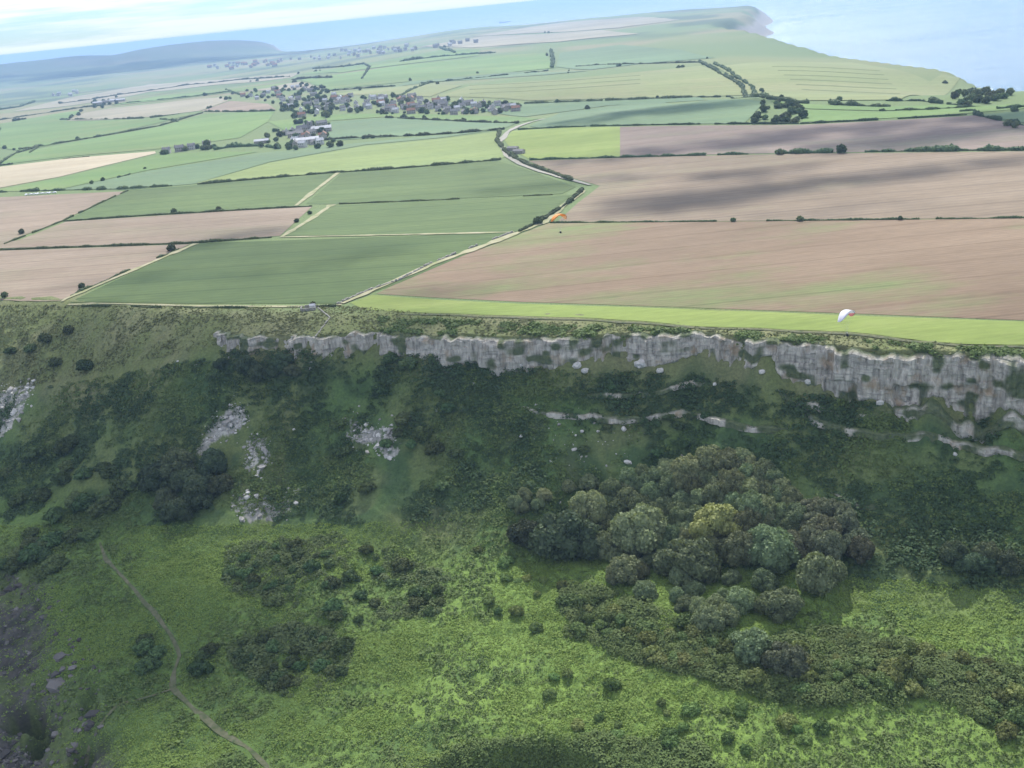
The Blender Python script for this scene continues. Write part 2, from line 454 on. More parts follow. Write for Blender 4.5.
m, nt, b = mat('sea_water', 0.16); M_sea = m
b.inputs['Base Color'].default_value = (.05, .13, .19, 1); b.inputs['Specular IOR Level'].default_value = .5
p = pos(nt)
mp = N_(nt, 'ShaderNodeMapping'); mp.inputs['Scale'].default_value = (.0006, .0022, 1); mp.inputs['Rotation'].default_value = (0, 0, .12)
L_(nt, p, mp.inputs[0])
L_(nt, ramp(nt, noise(nt, 1, 5, mp.outputs[0]), [(.3, (.14,)*3), (.7, (.27,)*3)]), b.inputs['Roughness'])
wv = mathn(nt, 'ADD', noise(nt, .045, 5, p, .65), noise(nt, .3, 3, p))
bump(nt, b, wv, 1.0, 2.4)

def plain(name, a, c2, sc_=1.0, rough=.85):
    m, nt, b = mat(name, rough)
    L_(nt, ramp(nt, noise(nt, sc_, 4, pos(nt)), [(.3, a), (.7, c2)]), b.inputs['Base Color'])
    return m
M_wall_stone = plain('house_stone', (.28, .26, .23), (.42, .39, .34), .8)
M_wall_white = plain('white_render', (.46, .45, .43), (.58, .57, .54), .5)
M_slate = plain('stone_slate_roof', (.17, .165, .16), (.27, .26, .25), .8)
M_tileroof = plain('clay_tile_roof', (.24, .13, .09), (.34, .19, .13), .8)
M_paleroof = plain('pale_sheet_roof', (.40, .41, .43), (.54, .54, .55), .4)
M_glass = plain('window_glass', (.02, .025, .03), (.04, .045, .05), 1, .1)
M_drystone = plain('drystone', (.17, .165, .145), (.36, .345, .30), 1.2)

# ------------------------------------------------------------------ terrain
SCREE = [
    ([(196, 455), (205, 432), (222, 412), (238, 400), (247, 410), (244, 428), (222, 436), (206, 452)], 150, .75, 'pale stony scar slanting down the left slope'),
    ([(246, 440), (258, 436), (268, 446), (264, 474), (248, 470)], 90, .7, 'small pale rock scar in the middle of the three'),
    ([(232, 502), (252, 492), (262, 500), (285, 500), (297, 490), (290, 514), (240, 517)], 110, .7, 'low crescent of pale stones at the slope foot'),
    ([(350, 420), (358, 418), (362, 428), (380, 430), (392, 424), (399, 455), (390, 456), (376, 444), (352, 442)], 150, .75, 'ragged pale rock scar right of the other three'),
    ([(-6, 392), (30, 382), (34, 388), (22, 410), (8, 432), (-6, 440)], 230, .8, 'grey landslip scar at the left edge below the brow'),
    ([(525, 400), (570, 398), (640, 430), (690, 452), (690, 466), (600, 476), (540, 450)], 60, .55, 'scatter of small white stones below the middle cliff'),
    ([(-5, 748), (18, 744), (40, 768), (-5, 775)], 260, .7, 'grey boulder beach in the gully corner'),
    ([(-5, 570), (50, 590), (95, 650), (105, 700), (95, 768), (45, 768), (50, 735), (30, 708), (-5, 702)], 261, .95, 'dark broken rock lining the gully at the lower left'),
    ]
def spread(lo, hi, step, a, b, gr, cap):
    c = list(np.arange(lo, hi, step))
    s, x, L = step, lo, []
    while x > a: s = min(s*gr, cap); x -= s; L.append(x)
    s, x, Rr = step, c[-1], []
    while x < b: s = min(s*gr, cap); x += s; Rr.append(x)
    return np.array(L[::-1]+c+Rr)
gu = spread(-520, 62, .8, -17500, 0, 1.035, 130)
gu = np.concatenate([gu[gu < 62], np.array(sorted(set(np.round(spread(62, 63.5, .8, 62, 7500, 1.018, 60), 3))))])
gu = np.unique(gu)
gw = spread(-412, -128, .75, -15500, 150, 1.035, 120)
PATH_PX = [(20, 518), (48, 520), (75, 532), (100, 543), (106, 560), (128, 583), (152, 610), (170, 634), (180, 655), (174, 672), (172, 688), (192, 708), (215, 728), (248, 748), (268, 768), (285, 790)]
PATH = ground(PATH_PX)
UU, WW = np.meshgrid(gu, gw, indexing='ij')
X = UU*TU[0]+WW*NU[0]; Y = UU*TU[1]+WW*NU[1]
Z = H(X, Y)
def micro(x, y, pd=None):
    u, q = uq(x, y)
    if pd is None: pd = segd(x, y, PATH)
    m = sst(1, 14, q)*sst(1.2, 4, pd)
    rocky = gully(x, y, u, q)
    h = .75*fbm(x/5.5, y/5.5, 91, 2)+.42*fbm(x/1.9, y/1.9, 93, 2)
    r = 1.6*np.abs(fbm(x/5, y/5, 95, 3))+.8*np.abs(vn(x/2, y/2, 97))
    return m*(h+rocky*r)+sst(-14, -4, q)*(1-m)*.35*fbm(x/4, y/4, 98, 2)
fine = (UU > -525) & (UU < 70) & (WW > -415) & (WW < -125)
Z[fine] += micro(X[fine], Y[fine])
# earth, grass and rock tints of the land
u_, q_ = uq(X, Y)
n1 = fbm(X/38, Y/38, 101, 3); n2 = fbm(X/13, Y/13, 104, 3); n3 = fbm(X/4.5, Y/4.5, 107, 3)
def C3(c): return np.array(c)[None, None, :]
def mixa(a, b, t): return a+(b-a)*t[..., None]
colr = np.zeros(X.shape+(3,))+C3((.125, .175, .066))
colr = mixa(colr, C3((.19, .20, .085)), sst(-.1, .5, fbm(X/700, Y/500, 110, 3))*.7)
colr = mixa(colr, C3((.22, .19, .11)), sst(.15, .5, fbm(X/420, Y/300, 112, 2))*sst(1500, 2500, Y)*.7)
downs_m = np.exp(-(segd(X, Y, DOWNS)/1900)**2)*sst(-1200, -2400, X)
colr = mixa(colr, C3((.018, .034, .022)), downs_m*(.8+.2*sst(-.2, .3, fbm(X/600, Y/600, 114, 2))))  # dark downs grass, with cloud shade darkened into the colour as well
colr = mixa(colr, C3((.055, .085, .045)), sst(0, .35, fbm(X/260, Y/420, 116, 3))*sst(2400, 4200, Y)*.8)
brow = sst(-42, -16, q_)
bc = mixa(np.zeros_like(colr)+C3((.13, .155, .055)), C3((.175, .180, .085)), sst(-.35, .45, n2*.6+n1*.6))
bc = mixa(bc, C3((.085, .120, .042)), sst(.1, .6, n3*.5+n2*.5)*.5)
colr = mixa(colr, bc, brow)
slope = sst(2, 16, q_)*(1-sst(-330, -350, u_)*(1-sst(30, 48, q_)))
sl = mixa(np.zeros_like(colr)+C3((.078, .130, .040)), C3((.120, .152, .054)), sst(-.2, .4, n1))
sl = mixa(sl, C3((.042, .078, .030)), sst(0, .4, n2)*.8)
sl = mixa(sl, C3((.135, .125, .065)), sst(.3, .6, fbm(X/22, Y/22, 120, 2))*.3)
colr = mixa(colr, sl, slope)
flat = sst(62, 92, q_)
fl = mixa(np.zeros_like(colr)+C3((.142, .218, .048)), C3((.106, .172, .042)), sst(-.1, .5, n2*.6+n3*.5))
fl = mixa(fl, C3((.068, .118, .036)), sst(.15, .5, n1*.7+n2*.5)*.8)
fl = mixa(fl, C3((.060, .105, .032)), sst(-130, -215, u_)*.55)
colr = mixa(colr, fl, flat)
gl = gully(X, Y, u_, q_)
colr = mixa(colr, C3((.085, .10, .045)), gl*.7)
rk = gl*sst(-.30, .25, n2+.6*n3+.05)
colr = mixa(colr, mixa(np.zeros_like(colr)+C3((.036, .033, .035)), C3((.088, .080, .078)), sst(-.4, .5, n3)), rk*.9)
offs = q_-np.interp(u_, QU, QD)
colr = mixa(colr, C3((.10, .115, .048)), sst(-4, 6, offs)*.8)
sc_rock = np.exp(-(((X+226)/30)**2+((Y-412)/34)**2)*1.0)
wx, wy = X+3.5*fbm(X/5, Y/5, 125, 3), Y+3.5*fbm(X/5, Y/5, 126, 3)
for k_, (pl_, *_r) in enumerate(SCREE):
    if k_ in (5, 6, 7): continue
    G_ = ground(pl_)[:, :2]
    mk = inpoly(wx[fine], wy[fine], G_)*sst(-.55, .0, fbm(X[fine]/3.2, Y[fine]/3.2, 127, 2))
    cf = colr[fine]; cf += (np.array([(.33, .32, .295)])*(1+.45*n3[fine])[:, None]-cf)*(mk*.9)[:, None]; colr[fine] = cf
c_sd = coast_sd(X, Y)
colr = mixa(colr, C3((.30, .28, .25)), sst(10, -15, c_sd))
nu, nw = X.shape
idx = np.arange(nu*nw).reshape(nu, nw)
FQ = np.stack([idx[:-1, :-1], idx[:-1, 1:], idx[1:, 1:], idx[1:, :-1]], -1).reshape(-1, 4)
me = mesh('ground', np.stack([X, Y, Z], -1).reshape(-1, 3), FQ, M_ground, None, colr.reshape(-1, 3), True)
link('ground', me, kind='structure', label='green undercliff, clifftop and farmland running out to the coast')
del X, Y, Z, colr, FQ, n1, n2, n3, sl, fl, bc
# height with the small bumps
def HM(x, y): return H(x, y)+micro(np.asarray(x, float), np.asarray(y, float))

B = 110000.0
me = mesh('sea', [(-B, -B, SEA), (B, -B, SEA), (B, B, SEA), (-B, B, SEA)], np.array([(0, 1, 2, 3)]), M_sea)
link('sea', me, kind='structure', label='pale bright sea beyond the headland')

# haze: the air over the whole scene
hb = MB(); hb.box((0, 0, (136-116)/2), (2*B+4000, 2*B+4000, 136+116))
m = bpy.data.materials.new('sea_haze'); m.use_nodes = True; nt = m.node_tree; nt.nodes.clear()
pv = N_(nt, 'ShaderNodeVolumePrincipled'); pv.inputs['Color'].default_value = (.42, .64, .96, 1)
pv.inputs['Density'].default_value = 0.80e-4; pv.inputs['Anisotropy'].default_value = 0.25
o = N_(nt, 'ShaderNodeOutputMaterial'); L_(nt, pv.outputs[0], o.inputs['Volume'])
link('haze', hb.build('haze', [m]), kind='stuff', label='thin blue sea haze over the far land')

# ------------------------------------------------------------------ fields
def resample(P, step):
    P = np.asarray(P, float)
    d = np.concatenate([[0], np.cumsum(np.linalg.norm(np.diff(P[:, :2], axis=0), axis=1))])
    n = max(2, int(d[-1]/step)+1)
    t = np.linspace(0, d[-1], n)
    return np.stack([np.interp(t, d, P[:, k]) for k in range(P.shape[1])], 1), t
_fi = [0]
FAR_EDGES = []
def field(name, px, material, label, cat='field'):
    if np.mean(np.array(px)[:, 1]) < 128: FAR_EDGES.extend((px[k], px[(k+1) % len(px)]) for k in range(len(px)))
    P = ground(px)[:, :2]
    D = np.mean(np.hypot(P[:, 0], P[:, 1]-0)); step = max(6.0, D/95)
    ring = np.concatenate([resample(np.array([P[i], P[(i+1) % len(P)]]), step)[0][:-1] for i in range(len(P))])
    lo, hi = ring.min(0), ring.max(0)
    gx, gy = np.meshgrid(np.arange(lo[0], hi[0], step), np.arange(lo[1], hi[1], step))
    gx, gy = gx.ravel(), gy.ravel()
    ok = inpoly(gx, gy, ring) & (segd(gx, gy, np.vstack([ring, ring[:1]])) > step*.45)
    pts = np.concatenate([ring, np.stack([gx[ok], gy[ok]], 1)])
    n = len(ring)
    c0 = pts.mean(0)
    r = delaunay_2d_cdt([Vector(p-c0) for p in pts], [(i, (i+1) % n) for i in range(n)], [], 1, 1e-3)
    V = np.array([v[:] for v in r[0]])+c0
    F = np.array([f for f in r[2] if len(f) == 3])
    a = V[F]; cr = (a[:, 1, 0]-a[:, 0, 0])*(a[:, 2, 1]-a[:, 0, 1])-(a[:, 1, 1]-a[:, 0, 1])*(a[:, 2, 0]-a[:, 0, 0])
    F[cr < 0] = F[cr < 0][:, ::-1]
    _fi[0] += 1
    z = H(V[:, 0], V[:, 1])+0.10+0.012*_fi[0]+max(0, D-700)/5200
    me = mesh(name, np.column_stack([V, z]), F, material, smooth=True)
    return link(name, me, kind='structure', label=label, cat=cat)
def strip(name, px, width, material, label, lift=.3, cat='track', world=False, micro_=False):
    P = np.asarray(px) if world else ground(px)
    P, _ = resample(P[:, :2], 3.0 if dist((*P[0, :2], 0)) < 700 else 9)
    t = np.gradient(P, axis=0); t /= np.linalg.norm(t, axis=1)[:, None]; nn = np.stack([-t[:, 1], t[:, 0]], 1)
    w = width*(.5+.24*vn(np.arange(len(P))*.37, np.zeros(len(P)), 5))[:, None]
    rows = [P+nn*w*k for k in (-1, -.33, .33, 1)]
    V = np.concatenate([np.column_stack([r, H(r[:, 0], r[:, 1])+lift]) for r in rows]); n = len(P)
    F = [(k*n+i, (k+1)*n+i, (k+1)*n+i+1, k*n+i+1) for k in range(3) for i in range(n-1)]
    me = mesh(name, V, np.array(F)[:, ::-1], material, smooth=True)
    return link(name, me, kind='structure', label=label, cat=cat)

A1 = -0.02
fb1 = field_mat('stubble_brown', (.182, .130, .084), (.236, .175, .118), (.155, .195, .075), .90, .10, .0, (.80, .78, .76), .010, 1)
fb2 = field_mat('stubble_grey', (.186, .142, .096), (.250, .198, .140), (.225, .21, .12), .6, .045, .05, (.78, .78, .8), .008, 2)
fb3 = field_mat('ploughed_purple', (.185, .142, .115), (.235, .188, .152), (.15, .17, .095), .55, .05, .06, (.8, .8, .8), .008, 3)
fb4 = field_mat('stubble_pink', (.212, .164, .118), (.270, .216, .160), (.195, .185, .110), .5, .05, .12, (.8, .78, .75), .010, 4)
fg1 = field_mat('crop_green', (.060, .096, .034), (.086, .124, .042), (.108, .150, .050), .5, .06, .15, (.72, .75, .72), .010, 5)
fg2 = field_mat('crop_green_mid', (.092, .136, .050), (.122, .166, .060), (.082, .12, .046), .5, .05, .15, (.75, .78, .75), .010, 6)
fg3 = field_mat('pasture_bright', (.160, .215, .054), (.215, .265, .074), (.26, .25, .11), .4, .0, .1, (.8,)*3, .010, 7)
fg4 = field_mat('meadow_lime', (.180, .230, .080), (.220, .270, .098), (.15, .205, .085), .5, .03, .1, (.85,)*3, .006, 8)
fg5 = field_mat('pasture_blue', (.115, .180, .095), (.15, .21, .105), (.12, .16, .09), .5, .03, .1, (.85,)*3, .005, 9)
fg6 = field_mat('pasture_green', (.115, .190, .062), (.155, .225, .075), (.20, .22, .09), .5, 0, .1, (.85,)*3, .005, 10)
fs1 = field_mat('straw', (.36, .305, .205), (.43, .37, .26), (.32, .29, .18), .5, .03, .1, (.88,)*3, .006, 11)
fs2 = field_mat('straw_grey', (.25, .228, .160), (.30, .272, .195), (.22, .22, .13), .6, .03, .1, (.88,)*3, .005, 12)
fo1 = field_mat('pasture_olive', (.175, .205, .085), (.215, .24, .105), (.24, .22, .12), .6, .02, .1, (.85,)*3, .004, 13)

field('grass_strip', [(350, 303), (372, 295), (440, 300), (520, 304), (620, 307), (700, 310), (860, 316), (1030, 322), (1060, 325), (1060, 348), (1024, 345), (960, 344), (900, 338), (850, 332), (760, 328), (640, 321), (520, 316), (430, 313), (365, 310)], fg3,
      'bright green grass strip between the brown field and the cliff')
field('stubble_field', [(376, 294), (434, 266), (490, 246), (548, 223.5), (700, 222), (850, 220.5), (1060, 218), (1060, 322), (1024, 320.5), (860, 314), (700, 308), (520, 302), (440, 298)], fb1,
      'broad brown stubble field nearest the cliff, mottled with green')
field('stubble_field', [(528, 161), (620, 158), (700, 156), (820, 153.5), (1060, 151), (1060, 217), (850, 220), (700, 221.5), (556, 223), (578, 203), (600, 186), (572, 178)], fb2,
      'second brown stubble field, pale grey bands across it')
field('ploughed_field', [(620, 127), (720, 125.5), (800, 125), (880, 121), (975, 115.5), (1005, 122), (1060, 131), (1060, 150), (820, 152.5), (620, 157)], fb3,
      'dark purplish ploughed field below the rounded green field')
field('pasture_field', [(512, 131), (560, 128), (620, 127), (620, 157), (530, 159.5), (512, 150), (504, 140)], fg3,
      'small vivid green pasture beside the winding lane')
field('crop_field', [(70, 303), (130, 274), (200, 243.5), (300, 240), (400, 236.5), (512, 233), (470, 253), (400, 283), (340, 303.5), (200, 304)], fg1,
      'large dark green crop field nearest the clifftop on the left')
field('crop_field', [(285, 236), (332, 206), (440, 200.5), (560, 195), (572, 195), (545, 216), (516, 232), (400, 234.5)], fg2,
      'green crop field between the pale margin and the lane hedge')
field('crop_field', [(306, 204), (342, 173), (400, 169), (497, 161), (522, 168), (576, 187), (562, 194), (440, 199.5), (332, 204.5)], fg2,
      'green crop field below the lime meadow, beside the lane bend')
field('crop_field', [(66, 220.5), (128, 191), (200, 185), (334, 173), (298, 206), (220, 210.5)], fg2,
      'green crop field left of the straw coloured margin')
field('stubble_field', [(0, 248.5), (-40, 252), (20, 240), (66, 222), (220, 212), (312, 207), (280, 236), (190, 242.5)], fb4,
      'long pinkish stubble field left of the centre crop fields')
field('stubble_field', [(-40, 254), (0, 251), (190, 244.5), (120, 276), (60, 301), (0, 300), (-40, 299)], fb4,
      'pinkish stubble field at the left end of the clifftop')
field('stubble_field', [(-40, 200), (0, 197.5), (127, 191.5), (60, 221.5), (0, 245), (-40, 254)], fb4,
      'pinkish stubble field under the parked cars')
field('meadow_field', [(196, 183.5), (270, 163), (365, 146), (440, 139), (500, 131.5), (498, 145), (506, 157), (495, 160.5), (400, 168), (340, 172)], fg4,
      'pale lime meadow crossing below the farm')
field('pasture_field', [(60, 190), (150, 171), (262, 153), (400, 139), (498, 130), (440, 138), (365, 145), (270, 162), (194, 184), (130, 190)], fg5,
      'bluish green pasture above the lime meadow')
field('straw_field', [(-40, 195), (-40, 172), (0, 167), (75, 158), (155, 151.5), (156, 153.5), (100, 167), (60, 177), (0, 188)], fs1,
      'pale straw field in a long wedge at the left')
field('pasture_field', [(-40, 196), (0, 189.5), (60, 178), (158, 154.5), (215, 152), (258, 152), (150, 170), (58, 190), (0, 192)], fg6,
      'green pasture under the straw wedge')
field('pasture_field', [(0, 165), (15, 154), (60, 145), (112, 135.5), (160, 127), (204, 114), (275, 111.5), (268, 122), (240, 138), (160, 149), (75, 156)], fg6,
      'long green pasture climbing to the village')
field('straw_field', [(68, 121), (85, 113), (112, 108), (200, 99), (226, 97), (228, 101), (200, 111), (150, 117)], fs2,
      'pale straw field above the long green pasture')
field('straw_field', [(201, 111.5), (230, 101), (268, 104), (276, 110), (240, 112)], fb4,
      'small tan field at the village edge')
field('pasture_field', [(0, 148), (0, 124), (62, 113), (84, 110), (66, 121), (150, 119), (200, 113), (110, 134), (20, 151)], fg6,
      'green pasture left of the pale straw field')
field('pasture_field', [(332, 122), (386, 118), (450, 121), (518, 123), (505, 128.5), (422, 135), (330, 141), (318, 135)], fg5,
      'bluish green pasture below the main village')
field('pasture_field', [(268, 122), (330, 115), (420, 114), (520, 117), (540, 119), (520, 122.5), (450, 120), (386, 117), (330, 121), (285, 131)], fg6,
      'narrow pasture right under the village')
field('rounded_field', [(530, 127), (560, 113), (612, 106), (660, 101), (720, 100), (765, 102), (752, 116), (744, 124), (620, 125.5), (540, 128)], fg5,
      'smooth rounded green field before the ridge')
field('pasture_field', [(802, 122.5), (806, 110), (880, 112), (960, 108), (1024, 104), (1060, 102), (1060, 106), (975, 113), (880, 119)], fg6,
      'sunlit green pasture above the ploughed field on the right')
field('pasture_field', [(980, 115.5), (1060, 107), (1060, 128), (1010, 121)], fg5,
      'bluish pasture corner at the right edge')
field('pasture_field', [(770, 101), (800, 104), (880, 107.5), (940, 105), (985, 106), (960, 107.5), (880, 111), (808, 109), (775, 103)], fg6,
      'thin green pasture at the foot of the ridge')
field('pasture_field', [(440, 103), (525, 104), (640, 99), (700, 97.5), (760, 99), (720, 99.5), (610, 105.5), (556, 113), (525, 117)], fg5,
      'bluish pasture right of the village houses')
for px, mt, lb in [
    ([(530, 101), (440, 97), (470, 86), (560, 80), (640, 72), (700, 66), (755, 95), (640, 98)], fo1, 'olive pasture on the near side of the ridge'),
    ([(716, 67), (770, 62), (850, 62.5), (930, 82), (985, 88), (900, 100), (800, 101), (772, 97)], fo1, 'olive hillside lined with terraces'),
    ([(330, 95), (430, 97), (462, 86), (430, 84), (372, 89)], fo1, 'olive pasture behind the village'),
    ([(390, 88), (430, 82), (548, 75), (590, 71), (500, 72), (420, 78)], fg5, 'blue green pasture on the far slope'),
    ([(300, 80), (364, 71), (400, 66), (480, 57), (545, 53), (556, 68), (430, 80), (330, 90)], fg6, 'far green pasture crossed by hedges'),
    ([(230, 92), (270, 86), (300, 82), (328, 90), (300, 90)], fs2, 'far tan field over the village'),
    ([(110, 106), (160, 96), (290, 83), (270, 88), (228, 93), (195, 97)], fg6, 'far green pasture left of the village'),
    ([(10, 112), (60, 100), (150, 84), (300, 73), (290, 78), (150, 92), (70, 106)], fs2, 'far pale stubble strip along the left vale'),
    ([(300, 74), (380, 62), (440, 50), (480, 50), (478, 56), (400, 65), (340, 73)], fg6, 'far green pasture toward the sea'),
    ([(420, 47), (480, 37), (600, 30), (640, 34), (560, 42), (470, 48)], fs2, 'far pale field on the seaward rise'),
    ([(470, 37), (560, 23), (640, 17), (680, 20), (620, 28), (540, 33)], fs2, 'farthest pale field on the headland'),
    ([(560, 53), (620, 45), (680, 50), (716, 58), (640, 64), (590, 70), (556, 67)], fg5, 'far green hillside below the headland')]:
    field('pasture_field' if mt not in (fs2,) else 'straw_field', px, mt, lb)

tl = ['straw coloured margin beside the big dark crop field', 'pale margin between the two green crop fields', 'pale grass margin below the middle crop field',
      'pale margin splitting the upper green fields', 'sandy track along the long stubble field edge', 'pale farm lane winding past the lime meadow', 'pale lane climbing toward the village']
strip('field_margin', [(62, 302), (130, 272), (196, 244)], 4, M_track, tl[0], .4)
strip('field_margin', [(282, 237), (310, 220), (332, 205)], 5, M_track, tl[1], .4)
strip('field_margin', [(280, 237.5), (400, 235), (514, 232.5)], 3, M_track, tl[2], .4)
strip('field_margin', [(296, 206), (316, 190), (338, 173)], 5.5, M_track, tl[3], .4)
strip('farm_track', [(342, 304), (372, 291), (432, 265), (490, 244), (545, 222.5), (562, 207), (584, 191)], 5, M_track, tl[4], .5)
strip('farm_lane', [(590, 185.5), (565, 178.5), (540, 172), (520, 164.5), (506, 155), (500, 143), (508, 132), (520, 126), (545, 119)], 5.5, M_road, tl[5], .65)
strip('clifftop_path', [(68, 305), (200, 306.5), (300, 307), (342, 305)], 2.4, M_track, 'thin pale path along the fence at the left clifftop', .35)
strip('clifftop_path', [(400, 314.5), (520, 318.5), (640, 323.5), (760, 330), (850, 334.5), (900, 340.5), (960, 346), (1040, 348)], 1.2, M_path, 'worn path along the top of the cliff', .3)
P2, _ = resample(PATH[3:, :2], 2.0)
strip('footpath', P2, 1.7, M_path, 'narrow worn footpath winding down the undercliff at left', .22, world=True)
strip('footpath', [(172, 690), (140, 700), (118, 706), (95, 735), (86, 770)], 1.3, M_path, 'faint side path leaving the footpath at its lower bend', .45)

# ------------------------------------------------------------------ the cliff and ledges
def rock_band(name, us, dtop, dbot, fq, amp, label, rows, step=.5, back=2.5, seed=0, veg=.25):
    """Rock face along the slope: us range of the cliff line, fq gives the line's distance below the edge."""
    u = np.arange(us[0], us[1], step); n = len(u)
    t = np.linspace(0, 1, rows)
    Ug, Tg = np.meshgrid(u, t, indexing='ij')
    fade = sst(us[0], us[0]+8, u)*sst(us[1], us[1]-8, u)
    ew = edge_w(u)
    zt_, zb_ = dtop(u), dbot(u)
    Zg = zt_[:, None]+(zb_-zt_)[:, None]*Tg
    w1 = Ug+.8*vn(Zg/6, Ug*0, seed+1)
    col_ = 1-np.abs(vn(w1/7.5, Ug*0+Zg/60, seed+2))**.7*2
    col2 = 1-np.abs(vn(w1/3.1, Zg/30, seed+3))*2
    cellu, cellz = np.floor(w1/2.4), np.floor(Zg/2.1+.3*vn(Ug/9, Ug*0, seed+8))
    blk = _hash(cellu, cellz, seed+4)
    bed = vn(Ug/25, Zg/1.3, seed+5)
    hole = sst(.25, .6, vn(Ug/11, Zg/9, seed+6))
    D = amp*(.42+.70*col_+.46*col2+.34*blk+.07*bed-.6*hole+.5*vn(Ug/20, Ug*0, seed+7))
    D = np.maximum(D, -.5*amp)+Tg*amp*.55
    D = D*fade[:, None]-(1-fade[:, None])*2
    topin = sst(.07, 0, Tg); botin = sst(.93, 1, Tg)
    D = D-topin*back-botin*.6
    q = fq(u)[:, None]+D
    Wg = ew[:, None]+q
    Xg, Yg = Ug*TU[0]+Wg*NU[0], Ug*TU[1]+Wg*NU[1]
    vegm = sst(.1, .45, vn(Ug/4, Zg/3, seed+9)*.6+.35*vn(Ug/9, Zg/7, seed+10)+veg-.25)*.9
    vegm = np.maximum(vegm, topin)
    idx = np.arange(n*rows).reshape(n, rows)
    F = np.stack([idx[:-1, :-1], idx[:-1, 1:], idx[1:, 1:], idx[1:, :-1]], -1).reshape(-1, 4)
    cc = np.repeat(vegm.reshape(-1, 1), 3, 1)
    me = mesh(name, np.stack([Xg, Yg, Zg], -1).reshape(-1, 3), F, M_rock, None, cc, False)
    return link(name, me, kind='structure', label=label)
def gz(q_of):
    def f(u):
        w = edge_w(u)+q_of(u)
        return H(u*TU[0]+w*NU[0], u*TU[1]+w*NU[1])
    return f
zero = lambda v: (lambda u: np.zeros_like(u)+v)
rock_band('cliff', (-331, 75), lambda u: -2.9+.8*vn(u/14, u*0, 7)+1.1*vn(u/4.5, u*0, 8), lambda u: gz(zero(5.0))(u)-1.2, zero(1.9), 2.6,
          'grey limestone cliff under the grassy clifftop', 46, .45, 2.6, 200, .30)
def ledge(us, q0, h, lb, seed, amp=1.0):
    f = lambda u: q0+1.2*vn(u/31, u*0, seed)
    z0 = gz(lambda u: f(u)-.3)
    rock_band('rock_ledge', us, lambda u: z0(u)+h*(.62+.25*vn(u/5, u*0, seed+1)), lambda u: z0(u)-h*.55, f, amp, lb, 9, .5, 2.2, seed, .52)
ledge((-170, -62), 22.0, 2.2, 'long thin rock ledge below the middle of the cliff', 310)
ledge((-150, -95), 15.0, 1.9, 'upper thin rock ledge below the middle of the cliff', 320)
ledge((-60, 70), 16.0, 2.6, 'pale rock ledge along the slope under the tall right cliff', 330, 1.3)
ledge((-72, -30), 11.0, 2.2, 'short broken ledge under the right cliff', 340)
ledge((-28, 30), 8.5, 4.5, 'jumbled lower tier of rock at the foot of the right cliff', 350, 1.8)
ledge((-45, -22), 40.0, 1.4, 'faint stony shelf low on the right slope', 360, .6)

# scree and boulders: jagged stones
def stones(n, sampler, size, r):
    V0, F0 = ICO1
    mb = MB()
    P = sampler(n)
    for p in P:
        s = size*r.lognormal(0, .62)
        v = V0*(1+.28*r.normal(size=(len(V0), 1)))*np.array([s*r.uniform(.7, 1.3), s*r.uniform(.7, 1.3), s*r.uniform(.5, .95)])
        a = r.uniform(0, 6.3); c, s_ = math.cos(a), math.sin(a)
        v = np.stack([v[:, 0]*c-v[:, 1]*s_, v[:, 0]*s_+v[:, 1]*c, v[:, 2]], 1)
        mb.add(v+p, F0)
    return mb
def px_sampler(poly, r, lift=.1, spill=0.0):
    poly = np.array(poly, float)
    def f(n):
        lo, hi = poly.min(0), poly.max(0); out = []
        while len(out) < n:
            c = r.uniform(lo, hi, (n*4, 2)); c = c[inpoly(c[:, 0], c[:, 1], poly)]
            out.extend(c.tolist())
        P = ground(out[:n]); P[:, :2] += spill*r.normal(size=(n, 2)); P[:, 2] = HM(P[:, 0], P[:, 1])+lift
        return P
    return f
for poly, n, s, lb in SCREE:
    r = np.random.default_rng(int(poly[0][0]*7+n))
    me = stones(int(n*1.5), px_sampler(poly, r, -.05, 2.2), s*.5, r).build('scree', [M_scree_dark if n in (260, 261) else M_scree])
    link('scree', me, kind='stuff', label=lb, cat='scree')
bprot = []
for k in range(4):
    r = np.random.default_rng(900+k)
    v = ICO2[0].copy(); v = v*(1+.16*r.normal(size=(len(v), 1)))
    v = np.clip(v, -.82, .82)*np.array([1.1, .9, .8])
    bprot.append(mesh('boulder', v, ICO2[1], M_scree))
bl = [(521, 366, 3.2), (640, 366, 4.0), (660, 372, 2.6), (577, 367, 3.0), (585, 372, 2.6), (452, 352, 1.6), (582, 432, 1.4), (521, 437, 1.5), (624, 430, 1.9), (598, 432, 1.2), (474, 384, 1.3), (437, 411, 1.2), (567, 483, 1.2), (551, 462, 1.3), (229, 358, 1.2), (310, 369, 1.3), (311, 363, 1.0), (178, 362, 1.2), (196, 366, 1.4), (294, 430, 1.1), (808, 383, 2.6), (880, 404, 2.4), (762, 373, 2.2), (715, 385, 1.6), (955, 455, 1.3), (560, 503, 1.0)]
P = ground([(a, b_) for a, b_, _ in bl])
for i, ((a, b_, s), p_) in enumerate(zip(bl, P)):
    big = s >= 2.2
    o = link('boulder', bprot[i % 4], None, (p_[0], p_[1], p_[2]+.25*s), None, 'boulder', 'boulders fallen below the cliff')
    o.scale = (s*.62, s*.62, s*.62); o.rotation_euler = (random.uniform(-.3, .3), random.uniform(-.3, .3), random.uniform(0, 6))
    o['label'] = 'big grey boulder lying just under the cliff foot' if big else 'small pale boulder on the green slope below the cliff'
    o['group'] = 'big boulders at the cliff foot' if big else 'small boulders on the slope'

